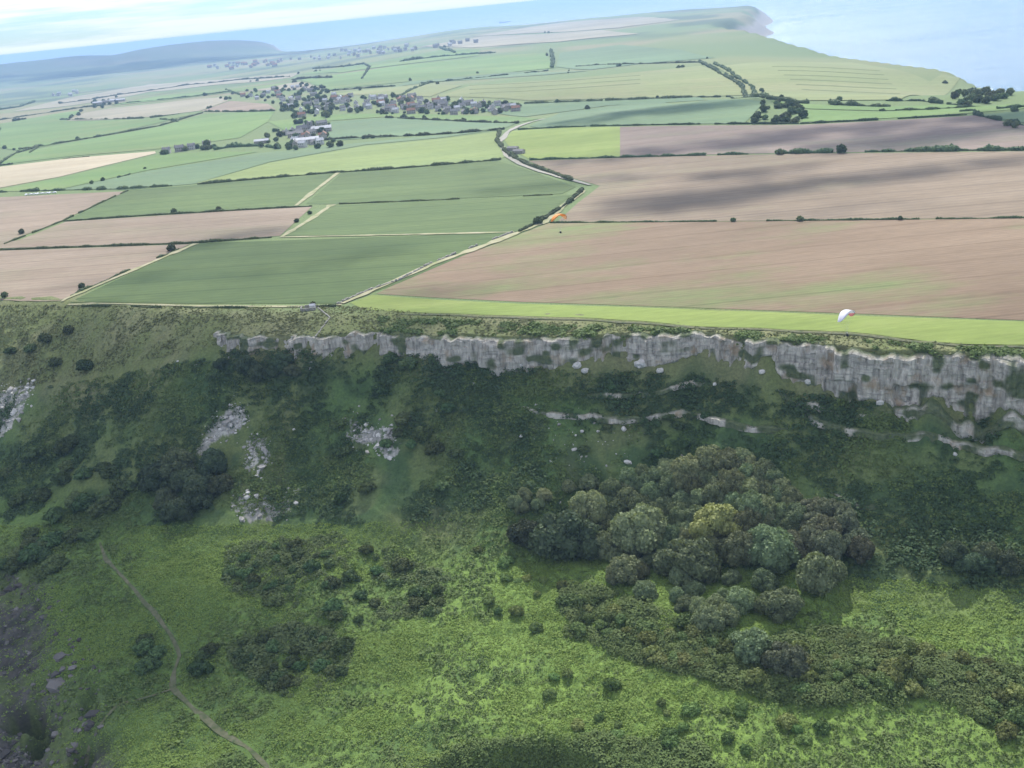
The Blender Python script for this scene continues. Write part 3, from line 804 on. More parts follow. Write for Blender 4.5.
# ------------------------------------------------------------------ plants
def crown(seed, lobes, leaves, size, flat=1.0, core=True, mat_=None, spread_=.62, lr=(.30, .46), sub=ICO2):
    """Crown of about unit radius standing on z=0: lobes of leaves round a hidden twiggy core."""
    r = np.random.default_rng(seed)
    C, Rr = [], []
    for i in range(lobes):
        a = i*2.399+r.uniform(-.3, .3); h = (i+.5)/lobes
        el = math.asin(min(1, max(-.25, 1.2*h-.2)))
        rad = spread_*r.uniform(.8, 1.12)
        C.append((math.cos(a)*math.cos(el)*rad, math.sin(a)*math.cos(el)*rad, (.62+math.sin(el)*rad*.95)*flat)); Rr.append(r.uniform(*lr))
    C.append((0, 0, .62*flat)); Rr.append(.62)
    C = np.array(C); Rr = np.array(Rr)
    mb = MB()
    if core:
        for c, k in zip(C, Rr):
            v = sub[0]*k*.86*(1+.06*r.normal(size=(len(sub[0]), 1)))*np.array([1, 1, flat])
            v = v+c; v[:, 2] = np.maximum(v[:, 2], .05)
            mb.add(v, sub[1])
    n = leaves*3
    w = Rr**2; w[-1] *= .3; w /= w.sum()
    j = r.choice(len(C), n, p=w)
    d = r.normal(size=(n, 3)); d /= np.linalg.norm(d, axis=1)[:, None]
    p = C[j]+d*Rr[j][:, None]*(r.uniform(.86, 1.07, n)+(r.uniform(size=n) < .14)*r.uniform(0, .16, n))[:, None]*np.array([1, 1, flat])
    dd = np.linalg.norm((p[:, None]-C[None])/np.array([1, 1, flat]), axis=2)/Rr
    ok = (np.sort(dd, 1)[:, 0] > .84) & (p[:, 2] > .03)
    p, d = p[ok][:leaves], d[ok][:leaves]
    nn = d+.75*r.normal(size=p.shape); nn /= np.linalg.norm(nn, axis=1)[:, None]
    V, F = cards(p, nn, size, r)
    mb.add(V, F)
    return mb.build('crown', [mat_] if mat_ else [])
TP = [crown(40+k, 17+3*k % 7, 3600, .055, .92+.06*(k % 3), True, M_tree, .72, (.20, .44)) for k in range(5)]
TPD = [crown(60+k, 15+2*k, 3200, .055, .95, True, M_treed, .72, (.20, .44)) for k in range(3)]
TPP = [crown(70+k, 16, 3200, .055, .95, True, M_treep, .72, (.20, .44)) for k in range(2)]
TPY = [crown(75, 16, 3200, .055, 1.0, True, M_treey, .72, (.20, .44))]
trk = MB()
trk.tube([(0, 0, -.5), (0.01, 0, .15), (0.02, .01, .5), (0, 0, .95)], [.075, .055, .045, .02], 8)
for a in range(5):
    c, s_ = math.cos(a*1.3), math.sin(a*1.3)
    trk.tube([(0, 0, .35+.06*a), (c*.25, s_*.25, .6+.06*a), (c*.48, s_*.48, .75+.06*a)], [.03, .02, .008], 6)
TRUNK = trk.build('trunk', [M_bark], True)
def copy_tree(o):
    c = o.copy(); COL.objects.link(c)
    for ch in list(o.children):
        d = ch.copy(); COL.objects.link(d); d.parent = c
    return c
def tree_root(cm):
    e = link('woodland_tree', None)
    link('trunk', TRUNK, e); link('crown', cm, e)
    return e
ROOTS = {}
def tree(px, py, rpx, dark, label, group, name='woodland_tree', squash=1.0):
    """A broad tree whose crown's centre shows at px, py."""
    p0 = ground([(px, py+rpx*.75)])[0]
    k = FPX/dist(p0)
    R = rpx/k
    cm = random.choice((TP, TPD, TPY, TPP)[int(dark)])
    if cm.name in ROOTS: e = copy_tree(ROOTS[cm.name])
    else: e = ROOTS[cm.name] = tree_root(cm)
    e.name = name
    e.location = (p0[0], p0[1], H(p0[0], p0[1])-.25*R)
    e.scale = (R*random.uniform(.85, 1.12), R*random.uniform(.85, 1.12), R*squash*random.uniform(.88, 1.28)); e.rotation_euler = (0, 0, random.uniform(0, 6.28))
    e['label'], e['category'] = label, 'tree'
    if group: e['group'] = group
    return p0
placed = []
named = [(566, 531, 31, 1, 'largest dark round tree at the left end of the wood'),
         (532, 529, 21, 1, 'dark tree pressed against the largest round tree, on its left'),
         (818, 566, 25, 0, 'lone domed tree at the right front of the wood'),
         (784, 655, 20, 3, 'lowest brownish round tree, standing in the scrub'),
         (752, 637, 21, 0, 'leafy tree just above the lowest brownish one'),
         (781, 597, 21, 0, 'domed tree between the wood and the scrub, left of the lone one'),
         (742, 598, 15, 0, 'small round tree in the scrub beside the domed one'),
         (709, 617, 14, 0, 'small round tree alone in the scrub, farther down'),
         (627, 563, 18, 0, 'small tree in front of the wood at its lower left'),
         (690, 551, 30, 0, 'broad tree at the front middle of the wood'),
         (738, 541, 22, 0, 'rounded tree at the right front of the wood, left of a larger one'),
         (770, 541, 26, 0, 'large tree at the right front of the wood, above the lone domed one'),
         (640, 524, 26, 0, 'broad tree at the left front of the wood'),
         (718, 518, 22, 2, 'brightest yellow green tree in the middle of the wood')]
for a, b_, r_, d_, lb in named:
    tree(a, b_, r_, d_, lb, 'trees of the hanging wood'); placed.append((a, b_, r_))
def fill(poly, n, rr, dark, label, group, name='woodland_tree', tries=4000, gap=.52):
    poly = np.array(poly, float); lo, hi = poly.min(0), poly.max(0); k = 0
    for _ in range(tries):
        if k >= n: break
        a, b_ = random.uniform(lo[0], hi[0]), random.uniform(lo[1], hi[1])
        if not inpoly(np.array([a]), np.array([b_]), poly)[0]: continue
        r_ = random.uniform(*rr)
        if any((a-x)**2+((b_-y)*1.35)**2 < ((r_+s)*gap)**2 for x, y, s in placed): continue
        tree(a, b_, r_, dark, label, group, name); placed.append((a, b_, r_)); k += 1
fill([(590, 500), (606, 482), (650, 470), (700, 455), (745, 452), (790, 490), (800, 520), (780, 540), (700, 545), (660, 545), (610, 555), (590, 530)], 100, (9, 18), False,
     'green leafy tree packed inside the hanging wood', 'trees of the hanging wood')
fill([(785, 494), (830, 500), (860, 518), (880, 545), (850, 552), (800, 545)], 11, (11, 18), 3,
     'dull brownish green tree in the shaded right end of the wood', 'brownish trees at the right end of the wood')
fill([(500, 500), (560, 482), (600, 480), (596, 520), (545, 512)], 9, (6, 11), False,
     'small tree on the thinning left flank of the wood', 'small trees left of the wood')
fill([(590, 560), (640, 545), (760, 575), (800, 600), (760, 625), (680, 600), (610, 590)], 16, (8, 13), False,
     'small tree in the belt between the wood and the scrub', 'small trees below the wood')
fill([(150, 460), (215, 455), (230, 505), (160, 508)], 9, (12, 19), True, 'dark tree in the thicket beside the pale scars', 'dark thicket by the scars')
fill([(950, 550), (1024, 548), (1024, 570), (960, 572)], 5, (7, 12), True, 'dark tree near the right edge, at the foot of the slope', 'dark trees at the right slope foot')
fill([(210, 352), (290, 348), (300, 372), (230, 376)], 6, (8, 12), True, 'dark bush tree under the left end of the cliff', 'dark trees under the left cliff')

# shrubs: the bigger ones each their own, the rest scrub
SP = [crown(80+k, 9, 520, .105, .80, True, M_shrub, .6, (.3, .46), ICO1) for k in range(4)]
SB = [crown(86+k, 9, 520, .105, .7, True, M_low, .6, (.3, .46), ICO1) for k in range(4)]
SG = [crown(90+k, 8, 520, .105, .75, True, M_gorse, .6, (.3, .46), ICO1) for k in range(4)]
def shrubs(poly, n, rr, dark, label, group, gap=.36, tries=6000, name='shrub'):
    poly = np.array(poly, float); lo, hi = poly.min(0), poly.max(0); mine = []
    for _ in range(tries):
        if len(mine) >= n: break
        a, b_ = random.uniform(lo[0], hi[0]), random.uniform(lo[1], hi[1])
        if not inpoly(np.array([a]), np.array([b_]), poly)[0]: continue
        r_ = random.uniform(rr[0]**.5, rr[1]**.5)**2
        if any((a-x)**2+((b_-y)*1.3)**2 < ((r_+s)*gap)**2 for x, y, s in mine): continue
        mine.append((a, b_, r_))
    P = ground([(a, b_+r_*.45) for a, b_, r_ in mine])
    for (a, b_, r_), p_ in zip(mine, P):
        R = r_*dist(p_)/FPX
        o = link(name, random.choice((SP, SG, SB)[int(dark)]), None, (p_[0], p_[1], p_[2]-.12*R), label, 'shrub', group)
        o.scale = (R*random.uniform(.9, 1.3), R*random.uniform(.9, 1.3), R*random.uniform(.8, 1.15)); o.rotation_euler = (0, 0, random.uniform(0, 6.3))
# gorse thickets and scrub: (picture outline, count, radius range, dark)
for poly, n, rr, dark, lb in [
    ([(560, 580), (640, 600), (730, 640), (830, 630), (1024, 672), (1024, 740), (930, 690), (800, 700), (640, 655), (575, 630)], 100, (5, 10.5), False, 'olive shrub in the scrub belt below the wood'),
    ([(225, 545), (345, 540), (445, 575), (440, 612), (350, 622), (230, 590)], 52, (4, 10), True, 'dark bush in the upper thicket right of the footpath'),
    ([(225, 640), (300, 625), (350, 640), (345, 680), (290, 695), (240, 665)], 34, (4, 10), True, 'dark bush in the lower thicket right of the footpath'),
    ([(190, 645), (222, 650), (220, 668), (190, 668)], 3, (7, 10), True, 'dark bush close beside the footpath bend'),
    ([(135, 640), (165, 635), (168, 680), (140, 672)], 5, (7, 10), True, 'dark bush left of the footpath bend'),
    ([(480, 540), (560, 565), (600, 610), (520, 640), (450, 600)], 14, (4, 8), 2, 'small shrub on the bright grass left of the scrub'),
    ([(480, 655), (520, 640), (640, 690), (860, 720), (860, 760), (600, 745)], 26, (4, 9), 2, 'small shrub on the bright grass near the bottom edge'),
    ([(330, 370), (400, 350), (480, 420), (480, 500), (340, 500)], 18, (6, 11), True, 'dark bush on the steep slope under the left cliff'),
    ([(0, 450), (70, 440), (150, 460), (120, 520), (0, 520)], 18, (7, 12), True, 'dark bush low on the left slope'),
    ([(0, 530), (90, 535), (85, 570), (0, 575)], 14, (7, 12), True, 'dark bush beside the upper footpath'),
    ([(620, 360), (760, 390), (740, 440), (560, 470)], 10, (4, 8), True, 'dark bush on the slope under the middle cliff'),
    ([(5, 332), (60, 325), (100, 378), (60, 380), (10, 350)], 5, (5, 9), True, 'dark bush on the left grassy brow')]:
    shrubs(poly, n, rr, dark, lb, lb.replace('shrub ', 'shrubs ').replace('bush ', 'bushes '))

def scatter(name, poly_list, dens_fn, n, size, hgt, per, material, label, seed, squash=.55, up=.9):
    """Leafy ground cover: tufts of leaves as one mass over parts of the undercliff."""
    r = np.random.default_rng(seed)
    C = []
    for poly, share in poly_list:
        poly = np.array(poly, float); k = int(n*share); got = 0
        lo, hi = poly.min(0), poly.max(0)
        G = ground([(a, b_) for a in np.linspace(lo[0], hi[0], 9) for b_ in np.linspace(lo[1], hi[1], 9)])
        w0, w1 = G[:, :2].min(0), G[:, :2].max(0)
        for _ in range(40):
            xy = r.uniform(w0, w1, (k, 2))
            z = H(xy[:, 0], xy[:, 1])
            pp = project(np.column_stack([xy, z]))
            ok = inpoly(pp[:, 0], pp[:, 1], poly) & (r.uniform(size=k) < dens_fn(xy[:, 0], xy[:, 1])) & (segd(xy[:, 0], xy[:, 1], PATH) > 1.5)
            xy = xy[ok][:k-got]
            C.append(np.column_stack([xy, HM(xy[:, 0], xy[:, 1])])); got += len(xy)
            if got >= k: break
    C = np.concatenate(C); m = len(C)
    s = r.uniform(.55, 1.3, m)*(1+.5*fbm(C[:, 0]/9, C[:, 1]/9, seed, 2))
    base = np.repeat(C, per, 0); ss = np.repeat(s, per)
    d = r.normal(size=(m*per, 3)); d /= np.linalg.norm(d, axis=1)[:, None]; d[:, 2] = np.abs(d[:, 2])
    p = base+d*ss[:, None]*np.array([hgt, hgt, hgt*squash])
    nn = d+.6*r.normal(size=d.shape); nn[:, 2] += up; nn /= np.linalg.norm(nn, axis=1)[:, None]
    V, F = cards(p, nn, size*ss, r)
    return link(name, mesh(name, V, F, material), kind='stuff', label=label, cat='undergrowth')
LOWER = [(-5, 525), (250, 525), (500, 520), (620, 560), (800, 570), (1029, 590), (1029, 775), (-5, 775)]
SLOPE = [(-5, 395), (200, 360), (560, 368), (760, 400), (1029, 440), (1029, 592), (800, 572), (620, 560), (500, 522), (-5, 528)]
BROW = [(-5, 305), (350, 306), (520, 320), (760, 330), (1029, 348), (1029, 366), (760, 346), (560, 338), (220, 345), (-5, 395)]
SCRUB = [(560, 580), (640, 600), (730, 642), (840, 628), (1029, 672), (1029, 742), (930, 700), (800, 706), (640, 662), (570, 636)]
FOOT = [(220, 350), (400, 350), (560, 372), (680, 372), (760, 388), (880, 405), (1029, 425), (1029, 445), (880, 430), (700, 410), (400, 385), (220, 372)]
def no_rock(x, y):
    u, q = uq(x, y)
    return 1-.85*gully(x, y, u, q)
scatter('bracken', [(LOWER, 1.0)], lambda x, y: no_rock(x, y)*(.06+.94*sst(.32, -.25, fbm(x/26, y/26, 130, 3))), 66000, .21, .55, 6, M_brack, 'bright green bracken covering the undercliff shelf', 11)
scatter('brambles', [(LOWER, .34), (SLOPE, .57), (FOOT, .09)], lambda x, y: no_rock(x, y)*sst(-.2, .4, fbm(x/26, y/26, 130, 3)), 30000, .32, .9, 8, M_bramb, 'darker bramble patches through the bracken and up the slope', 12, .7)
scatter('slope_scrub', [(SLOPE, .8), (FOOT, .2)], lambda x, y: sst(-.15, .3, fbm(x/19, y/19, 133, 3)), 9000, .34, 1.4, 20, M_gorse, 'dark low scrub clinging to the steep slope', 13, .7)
THICK = [([(225, 540), (345, 535), (450, 575), (440, 615), (350, 625), (225, 590)], .6), ([(225, 640), (300, 622), (355, 640), (345, 684), (290, 698), (235, 665)], .4)]
scatter('gorse_scrub', THICK, lambda x, y: sst(-.35, .1, fbm(x/16, y/16, 141, 2)), 1500, .27, 1.4, 34, M_gorse, 'dark gorse matted between the bushes right of the footpath', 17, .8)
scatter('bank_scrub', [([(430, 765), (470, 742), (600, 735), (700, 745), (720, 775), (430, 775)], 1.0)], lambda x, y: x*0+.8, 600, .26, 1.5, 48, M_bramb, 'rough dark scrub on the bank at the bottom edge', 18, 1.0)
scatter('scrub', [(SCRUB, 1.0)], lambda x, y: .35+sst(-.2, .4, fbm(x/14, y/14, 135, 2)), 2000, .25, 1.9, 74, M_scrub, 'olive scrub filling the belt below the wood', 14, .8)
scatter('dry_grass', [(BROW, 1.0)], lambda x, y: .3+sst(-.2, .3, fbm(x/12, y/12, 137, 2)), 9000, .36, .5, 4, M_straw, 'tussocks of dry grass along the cliff brow', 15)
scatter('brow_scrub', [([(380, 318), (520, 323), (760, 333), (1029, 352), (1029, 372), (900, 362), (760, 346), (560, 338), (380, 332)], 1.0)], lambda x, y: sst(-.1, .3, fbm(x/8, y/8, 139, 2)), 1100, .5, 1.2, 14, M_bramb, 'low green scrub hanging over the cliff edge', 16, .7)

# ------------------------------------------------------------------ hedges and walls
def hedge(px, h, label, bumps=.5, gaps=.1, material=None, seed=0, name='hedge', trees=0.0, lift=0.0):
    r = np.random.default_rng(500+seed)
    P = ground(px); D = dist(P[len(P)//2])
    step = max(1.3, D/1100); P, t = resample(P, step*.55)
    h_ = (.85 if D < 900 else .70)*h*(1+bumps*vn(t/(7*step), t*0, seed)+.35*bumps*vn(t/(2.3*step), t*0, seed+3))
    keep = vn(t/(14*step), t*0, seed+9) > -1+2*gaps
    mb = MB()
    V0, F0 = ICO1
    for p_, hh, k in zip(P, h_, keep):
        if not k: continue
        if r.uniform() < trees: hh *= r.uniform(1.5, 2.2)
        hh = max(.5, hh)
        wd = max(hh*r.uniform(.42, .62), step*.5)
        v = V0*(1+.22*r.normal(size=(len(V0), 1)))*np.array([wd, wd, hh*.56])
        z0 = H(p_[0], p_[1])+max(0, D-700)/5200
        c = np.array([p_[0]+r.normal()*.25*wd, p_[1]+r.normal()*.25*wd, z0+hh*.42])
        mb.add(v+c, F0)
        if D < 1500:
            q = 9; d = r.normal(size=(q, 3)); d /= np.linalg.norm(d, axis=1)[:, None]
            V, F = cards(c+d*np.array([wd, wd, hh*.58]), d, .32*hh**.5, r); mb.add(V, F)
    return link(name, mb.build(name, [material or M_hedge]), None, None, label, name.replace('_', ' '))
HEDGES = [
    ([(500, 131), (497, 141), (506, 153), (518, 160), (530, 166), (548, 172), (572, 181)], 4.0, 'thick dark hedge following the winding lane', .4, .05),
    ([(583, 190), (570, 202), (556, 212), (540, 222), (520, 232)], 2.2, 'bushy hedge along the track above the crop field', .6, .2),
    ([(530, 160), (620, 157.5), (700, 155.5), (760, 154)], 1.8, 'low hedge along the top of the second stubble field, its left half', .6, .15),
    ([(765, 154), (820, 153), (900, 151.5), (1040, 150)], 3.2, 'bushy hedge along the top of the second stubble field, its right half', .8, .2),
    ([(550, 223), (700, 221.8), (850, 220.3), (1040, 218)], 1.1, 'thin hedge line between the two big stubble fields', .5, .2),
    ([(620, 126), (800, 124), (880, 120), (975, 114.5)], 2.4, 'hedge along the top of the ploughed field', .5, .1),
    ([(975, 115), (1005, 122), (1045, 130)], 3.0, 'hedge running down to the right edge of the picture', .9, .3),
    ([(515, 130), (560, 127.5), (620, 125.8)], 2.2, 'hedge above the small vivid pasture', .4, .1),
    ([(198, 184.5), (250, 180), (340, 172.5), (400, 168.5), (470, 162.5), (500, 160)], 2.6, 'long dark hedge under the lime meadow', .6, .1),
    ([(332, 204.5), (440, 200), (560, 194.5)], 1.2, 'thin hedge between the two green crop fields', .5, .3),
    ([(64, 221.5), (150, 215.5), (220, 211.5), (312, 206.5)], 1.5, 'thin hedge above the long pinkish stubble field', .5, .1),
    ([(-20, 251), (60, 248), (190, 243.5), (280, 237)], 1.6, 'thin dark hedge between the two pinkish stubble fields', .4, .05),
    ([(64, 299), (128, 271), (188, 245.5)], 1.3, 'scrappy hedge on the right side of the left stubble field', .8, .45),
    ([(0, 246), (62, 221.5), (128, 191)], 1.3, 'thin hedge at the end of the upper stubble field', .5, .3),
    ([(-20, 193), (60, 190.5), (130, 189), (172, 186)], 3.0, 'bumpy hedge behind the parked cars', .9, .2),
    ([(0, 164), (16, 153.5), (38, 147), (110, 135), (160, 126), (203, 113)], 3.4, 'dark hedge slanting up to the tan field', .5, .08),
    ([(-20, 123), (40, 114), (84, 107.5), (120, 104), (195, 96.5), (230, 92)], 4.0, 'long dark far hedge left of the village', .6, .05),
    ([(60, 120), (100, 119.5), (150, 118), (200, 111.5), (240, 112), (275, 111)], 3.4, 'hedge under the pale straw field', .8, .2),
    ([(-10, 167), (40, 161), (100, 156), (152, 151.5)], 2.6, 'hedge along the top of the straw wedge', .8, .3),
    ([(386, 118), (418, 119.5), (450, 121), (484, 122.5), (518, 123.5)], 3.4, 'dark hedge across the pasture under the village', .5, .1),
    ([(322, 140.5), (360, 138), (422, 135.5), (470, 132.5), (504, 129.5)], 3.0, 'hedge along the upper edge of the lime meadow', .8, .2),
    ([(525, 104), (560, 102.5), (640, 99.5), (692, 97.5)], 4.0, 'dark hedge right of the village', .5, .05),
    ([(696, 97.5), (730, 97), (765, 98.5)], 2.4, 'thin hedge below the ridge hedges', .7, .2),
    ([(700, 62.5), (720, 74), (742, 87), (757, 97)], 5.5, 'left one of the paired hedges running down the ridge', .5, .05),
    ([(714, 64), (735, 77), (752, 87), (768, 98)], 5.0, 'right one of the paired hedges running down the ridge', .6, .1),
    ([(560, 68), (602, 65), (650, 63.8), (702, 62.5)], 4.0, 'far hedge along the ridge top', .6, .25),
    ([(768, 99), (800, 103), (860, 106), (890, 107)], 4.5, 'dark hedge at the foot of the terraced hill', .7, .1),
    ([(886, 101), (920, 101), (960, 106)], 4.5, 'dark hedge left of the right hand copse', .8, .1),
    ([(880, 111), (930, 110), (975, 107)], 3.0, 'short bushy hedge above the sunlit pasture', .8, .35),
    ([(960, 112), (1000, 109), (1040, 106)], 3.4, 'hedge beyond the right corner pasture', .6, .2),
    ([(400, 97), (412, 90), (430, 83)], 4.5, 'steep far hedge rising behind the village', .5, .1),
    ([(330, 91), (400, 86), (470, 79), (548, 71)], 4.0, 'long far hedge over the village', .6, .15),
    ([(313, 69), (340, 67), (364, 64.5)], 8.0, 'thick far tree belt toward the bay', .4, .0),
    ([(364, 64), (370, 67), (366, 73), (362, 79)], 5.0, 'far hedge turning down from the tree belt', .6, .1),
    ([(292, 80), (310, 78.5), (332, 78)], 7.0, 'thick far hedge above the village roofs', .5, .0),
    ([(551, 51), (553, 60), (552, 68)], 9.0, 'short far tree belt standing upright on the hillside', .3, .0),
    ([(400, 62), (440, 57), (480, 54), (495, 53)], 9.0, 'far dark hedge across the green slope', .5, .0),
    ([(440, 48), (455, 53)], 8.0, 'far hedge stub on the seaward slope', .5, .0),
    ([(60, 104), (120, 95), (190, 85), (240, 80), (290, 77)], 7.0, 'far wooded belt along the left vale', .6, .0),
    ([(0, 110), (20, 107), (36, 101)], 7.0, 'far thicket at the left edge', .7, .0),
    ([(20, 150), (38, 147.5), (30, 153)], 4.0, 'short thicket at the left end of the slanting hedge', .6, .0),
    ([(215, 150), (232, 147), (262, 146), (280, 149)], 4.5, 'hedge between the cottages and the farm', .7, .1),
    ([(160, 119.5), (175, 120.5), (178, 122)], 3.5, 'small thicket in the long green pasture', .5, .0),
    ([(118, 178), (130, 174.5)], 2.2, 'small thicket in the pasture under the straw wedge', .5, .0),
    ([(240, 95), (232, 92), (226, 90)], 4.0, 'hedge stub by the tan field', .5, .0),
    ([(72, 306), (150, 307.5), (240, 308), (335, 306.5)], .9, 'low scrubby fence line along the left clifftop', .6, .3),
    ]
for i, (px, h, lb, bu, ga) in enumerate(HEDGES):
    hedge(px, h, lb, bu, ga, None, i, 'hedge')
# dry stone wall along the track, standing between crop field and stubble
def wall(px, h, w, label):
    P = ground(px); P, t = resample(P[:, :2], 1.3)
    r = np.random.default_rng(77); mb = MB()
    V0, F0 = ICO1
    for i, p_ in enumerate(P):
        if vn(np.array([i/9.]), np.array([0.]), 3)[0] < -.45: continue
        hh = h*r.uniform(.6, 1.25)
        v = np.clip(V0*1.25, -.85, .85)*np.array([.85, w*.6, hh*.55])*(1+.12*r.normal(size=(len(V0), 1)))
        j = min(i, len(P)-2); a = math.atan2(*(P[j+1]-P[j])[::-1])
        c, s_ = math.cos(a), math.sin(a)
        v = np.stack([v[:, 0]*c-v[:, 1]*s_, v[:, 0]*s_+v[:, 1]*c, v[:, 2]], 1)
        mb.add(v+np.array([p_[0], p_[1], H(p_[0], p_[1])+hh*.4]), F0)
    link('stone_wall', mb.build('stone_wall', [M_drystone]), None, None, label, 'stone wall')
wall([(338, 304.5), (366, 292), (400, 280), (432, 263.5), (470, 248.5), (512, 233)], 1.5, 1.1, 'tumbled pale stone wall beside the sandy track')
wall([(318, 308), (330, 318), (322, 328), (316, 336)], .6, .7, 'broken stone wall running down to the cliff edge')

# single bushes and trees out in the fields
FT = [crown(120+k, 8, 260, .15, .95, True, M_hedge, .6, (.3, .46), ICO1) for k in range(4)]
def bush(px, py, R, label, group=None, name='field_bush', cat='bush', p=None):
    p_ = ground([(px, py)])[0] if p is None else p
    o = link(name, random.choice(FT), None, (p_[0], p_[1], H(p_[0], p_[1])+max(0, dist(p_)-700)/5200-.1*R), label, cat, group)
    o.scale = (R, R, R*random.uniform(.8, 1.25)); o.rotation_euler = (0, 0, random.uniform(0, 6.3))
for px, py, R, lb in [(174, 212.5, 2.8, 'left bush on the hedge of the long stubble field'), (219, 211, 2.6, 'right bush on the hedge of the long stubble field'), (172, 251, 3.0, 'bush at the top of the pale field margin'),
                      (82, 288, 2.4, 'bush at the bottom of the pale field margin'), (22, 234, 2.6, 'bush at the end of the upper stubble field'), (538, 224, 3.2, 'dark bush where the thin hedge meets the track'),
                      (733, 221.5, 1.9, 'small left bush on the thin hedge between stubble fields'), (800, 221, 2.4, 'round right bush on the thin hedge between stubble fields'), (900, 220, 1.4, 'smallest bush on the thin hedge between stubble fields'),
                      (841, 153, 4.4, 'largest round bush in the stubble field hedge'), (780, 154.5, 3.0, 'bush left of the largest one in the stubble field hedge'), (297, 222, 2.0, 'small bush on the pale margin between crop fields'),
                      (310, 214, 2.0, 'upper small bush on the pale margin between crop fields'), (1008, 126, 4.0, 'bush on the hedge at the right corner pasture'), (1015, 128, 3.2, 'lower bush on the hedge at the right corner pasture'),
                      (5, 297, 2.2, 'bush at the left end of the clifftop'), (313, 306, 1.8, 'dark bush beside the stone pen'), (69, 333, 3.4, 'lone round bush on the left grassy brow'),
                      (103, 181, 2.6, 'left lone bush in the green pasture'), (92, 184, 2.2, 'lower lone bush in the green pasture'), (145, 169, 2.0, 'upper lone bush in the green pasture')]:
    bush(px, py, R, lb)
def grove(poly, n, rr, label, group, name='field_tree', seed=1):
    r = np.random.default_rng(seed); poly = np.array(poly, float); lo, hi = poly.min(0), poly.max(0); pts = []
    while len(pts) < n:
        c = r.uniform(lo, hi); 
        if inpoly(c[:1], c[1:], poly)[0]: pts.append(c)
    for p_ in ground(pts): bush(0, 0, r.uniform(*rr), label, group, name, 'tree', p_)
grove([(745, 124), (756, 114), (772, 106), (778, 102), (800, 108), (806, 121), (790, 124)], 36, (2.8, 5), 'tree of the copse in the hollow beside the ploughed field', 'copse in the hollow')
grove([(948, 104), (955, 94), (975, 92), (1000, 92), (1012, 96), (985, 104), (960, 107)], 34, (2.8, 4.8), 'tree of the copse under the right coastal cliff', 'copse by the coast', seed=2)
grove([(215, 100), (240, 92), (300, 84), (330, 86), (336, 100), (335, 117), (296, 121), (276, 108), (262, 101)], 105, (3.6, 6.2), 'tree among the houses at the left half of the village', 'trees in the left half of the village', 'village_tree', 3)
grove([(330, 93), (420, 98), (520, 105), (524, 112), (480, 115), (400, 114), (332, 113)], 105, (2.8, 5), 'tree among the houses at the right half of the village', 'trees in the right half of the village', 'village_tree', 4)
grove([(252, 152), (262, 144), (274, 130), (305, 122), (326, 125), (330, 140), (352, 138), (362, 143), (340, 147), (300, 150)], 50, (3, 5.5), 'tree round the stone farm below the village', 'trees round the farm', 'village_tree', 5)
grove([(160, 154), (190, 147), (215, 145), (216, 149), (165, 156)], 12, (3, 5), 'tree between the cottages in the short row', 'trees by the short row of cottages', 'village_tree', 6)
grove([(82, 106), (100, 100), (126, 100), (124, 107), (90, 109)], 12, (4, 7), 'tree beside the far left farm', 'trees by the far left farm', 'village_tree', 7)

er = np.random.default_rng(44)
pts = []
while len(pts) < 150:
    a, b_ = FAR_EDGES[er.integers(len(FAR_EDGES))]
    if np.hypot(a[0]-b_[0], a[1]-b_[1]) < 12 and er.uniform() < .6: continue
    c0 = er.uniform(.1, .8)
    for k in range(er.integers(1, 5)):
        t = c0+.03*k*er.uniform(.4, 1.4); pts.append((a[0]+(b_[0]-a[0])*t, a[1]+(b_[1]-a[1])*t))
for p_ in ground(pts): bush(0, 0, er.uniform(1.6, 3.6)*min(1.6, max(1, dist(p_)/1800)), 'small tree on a far field edge', 'trees along the far field edges', 'hedgerow_tree', 'tree', p_)

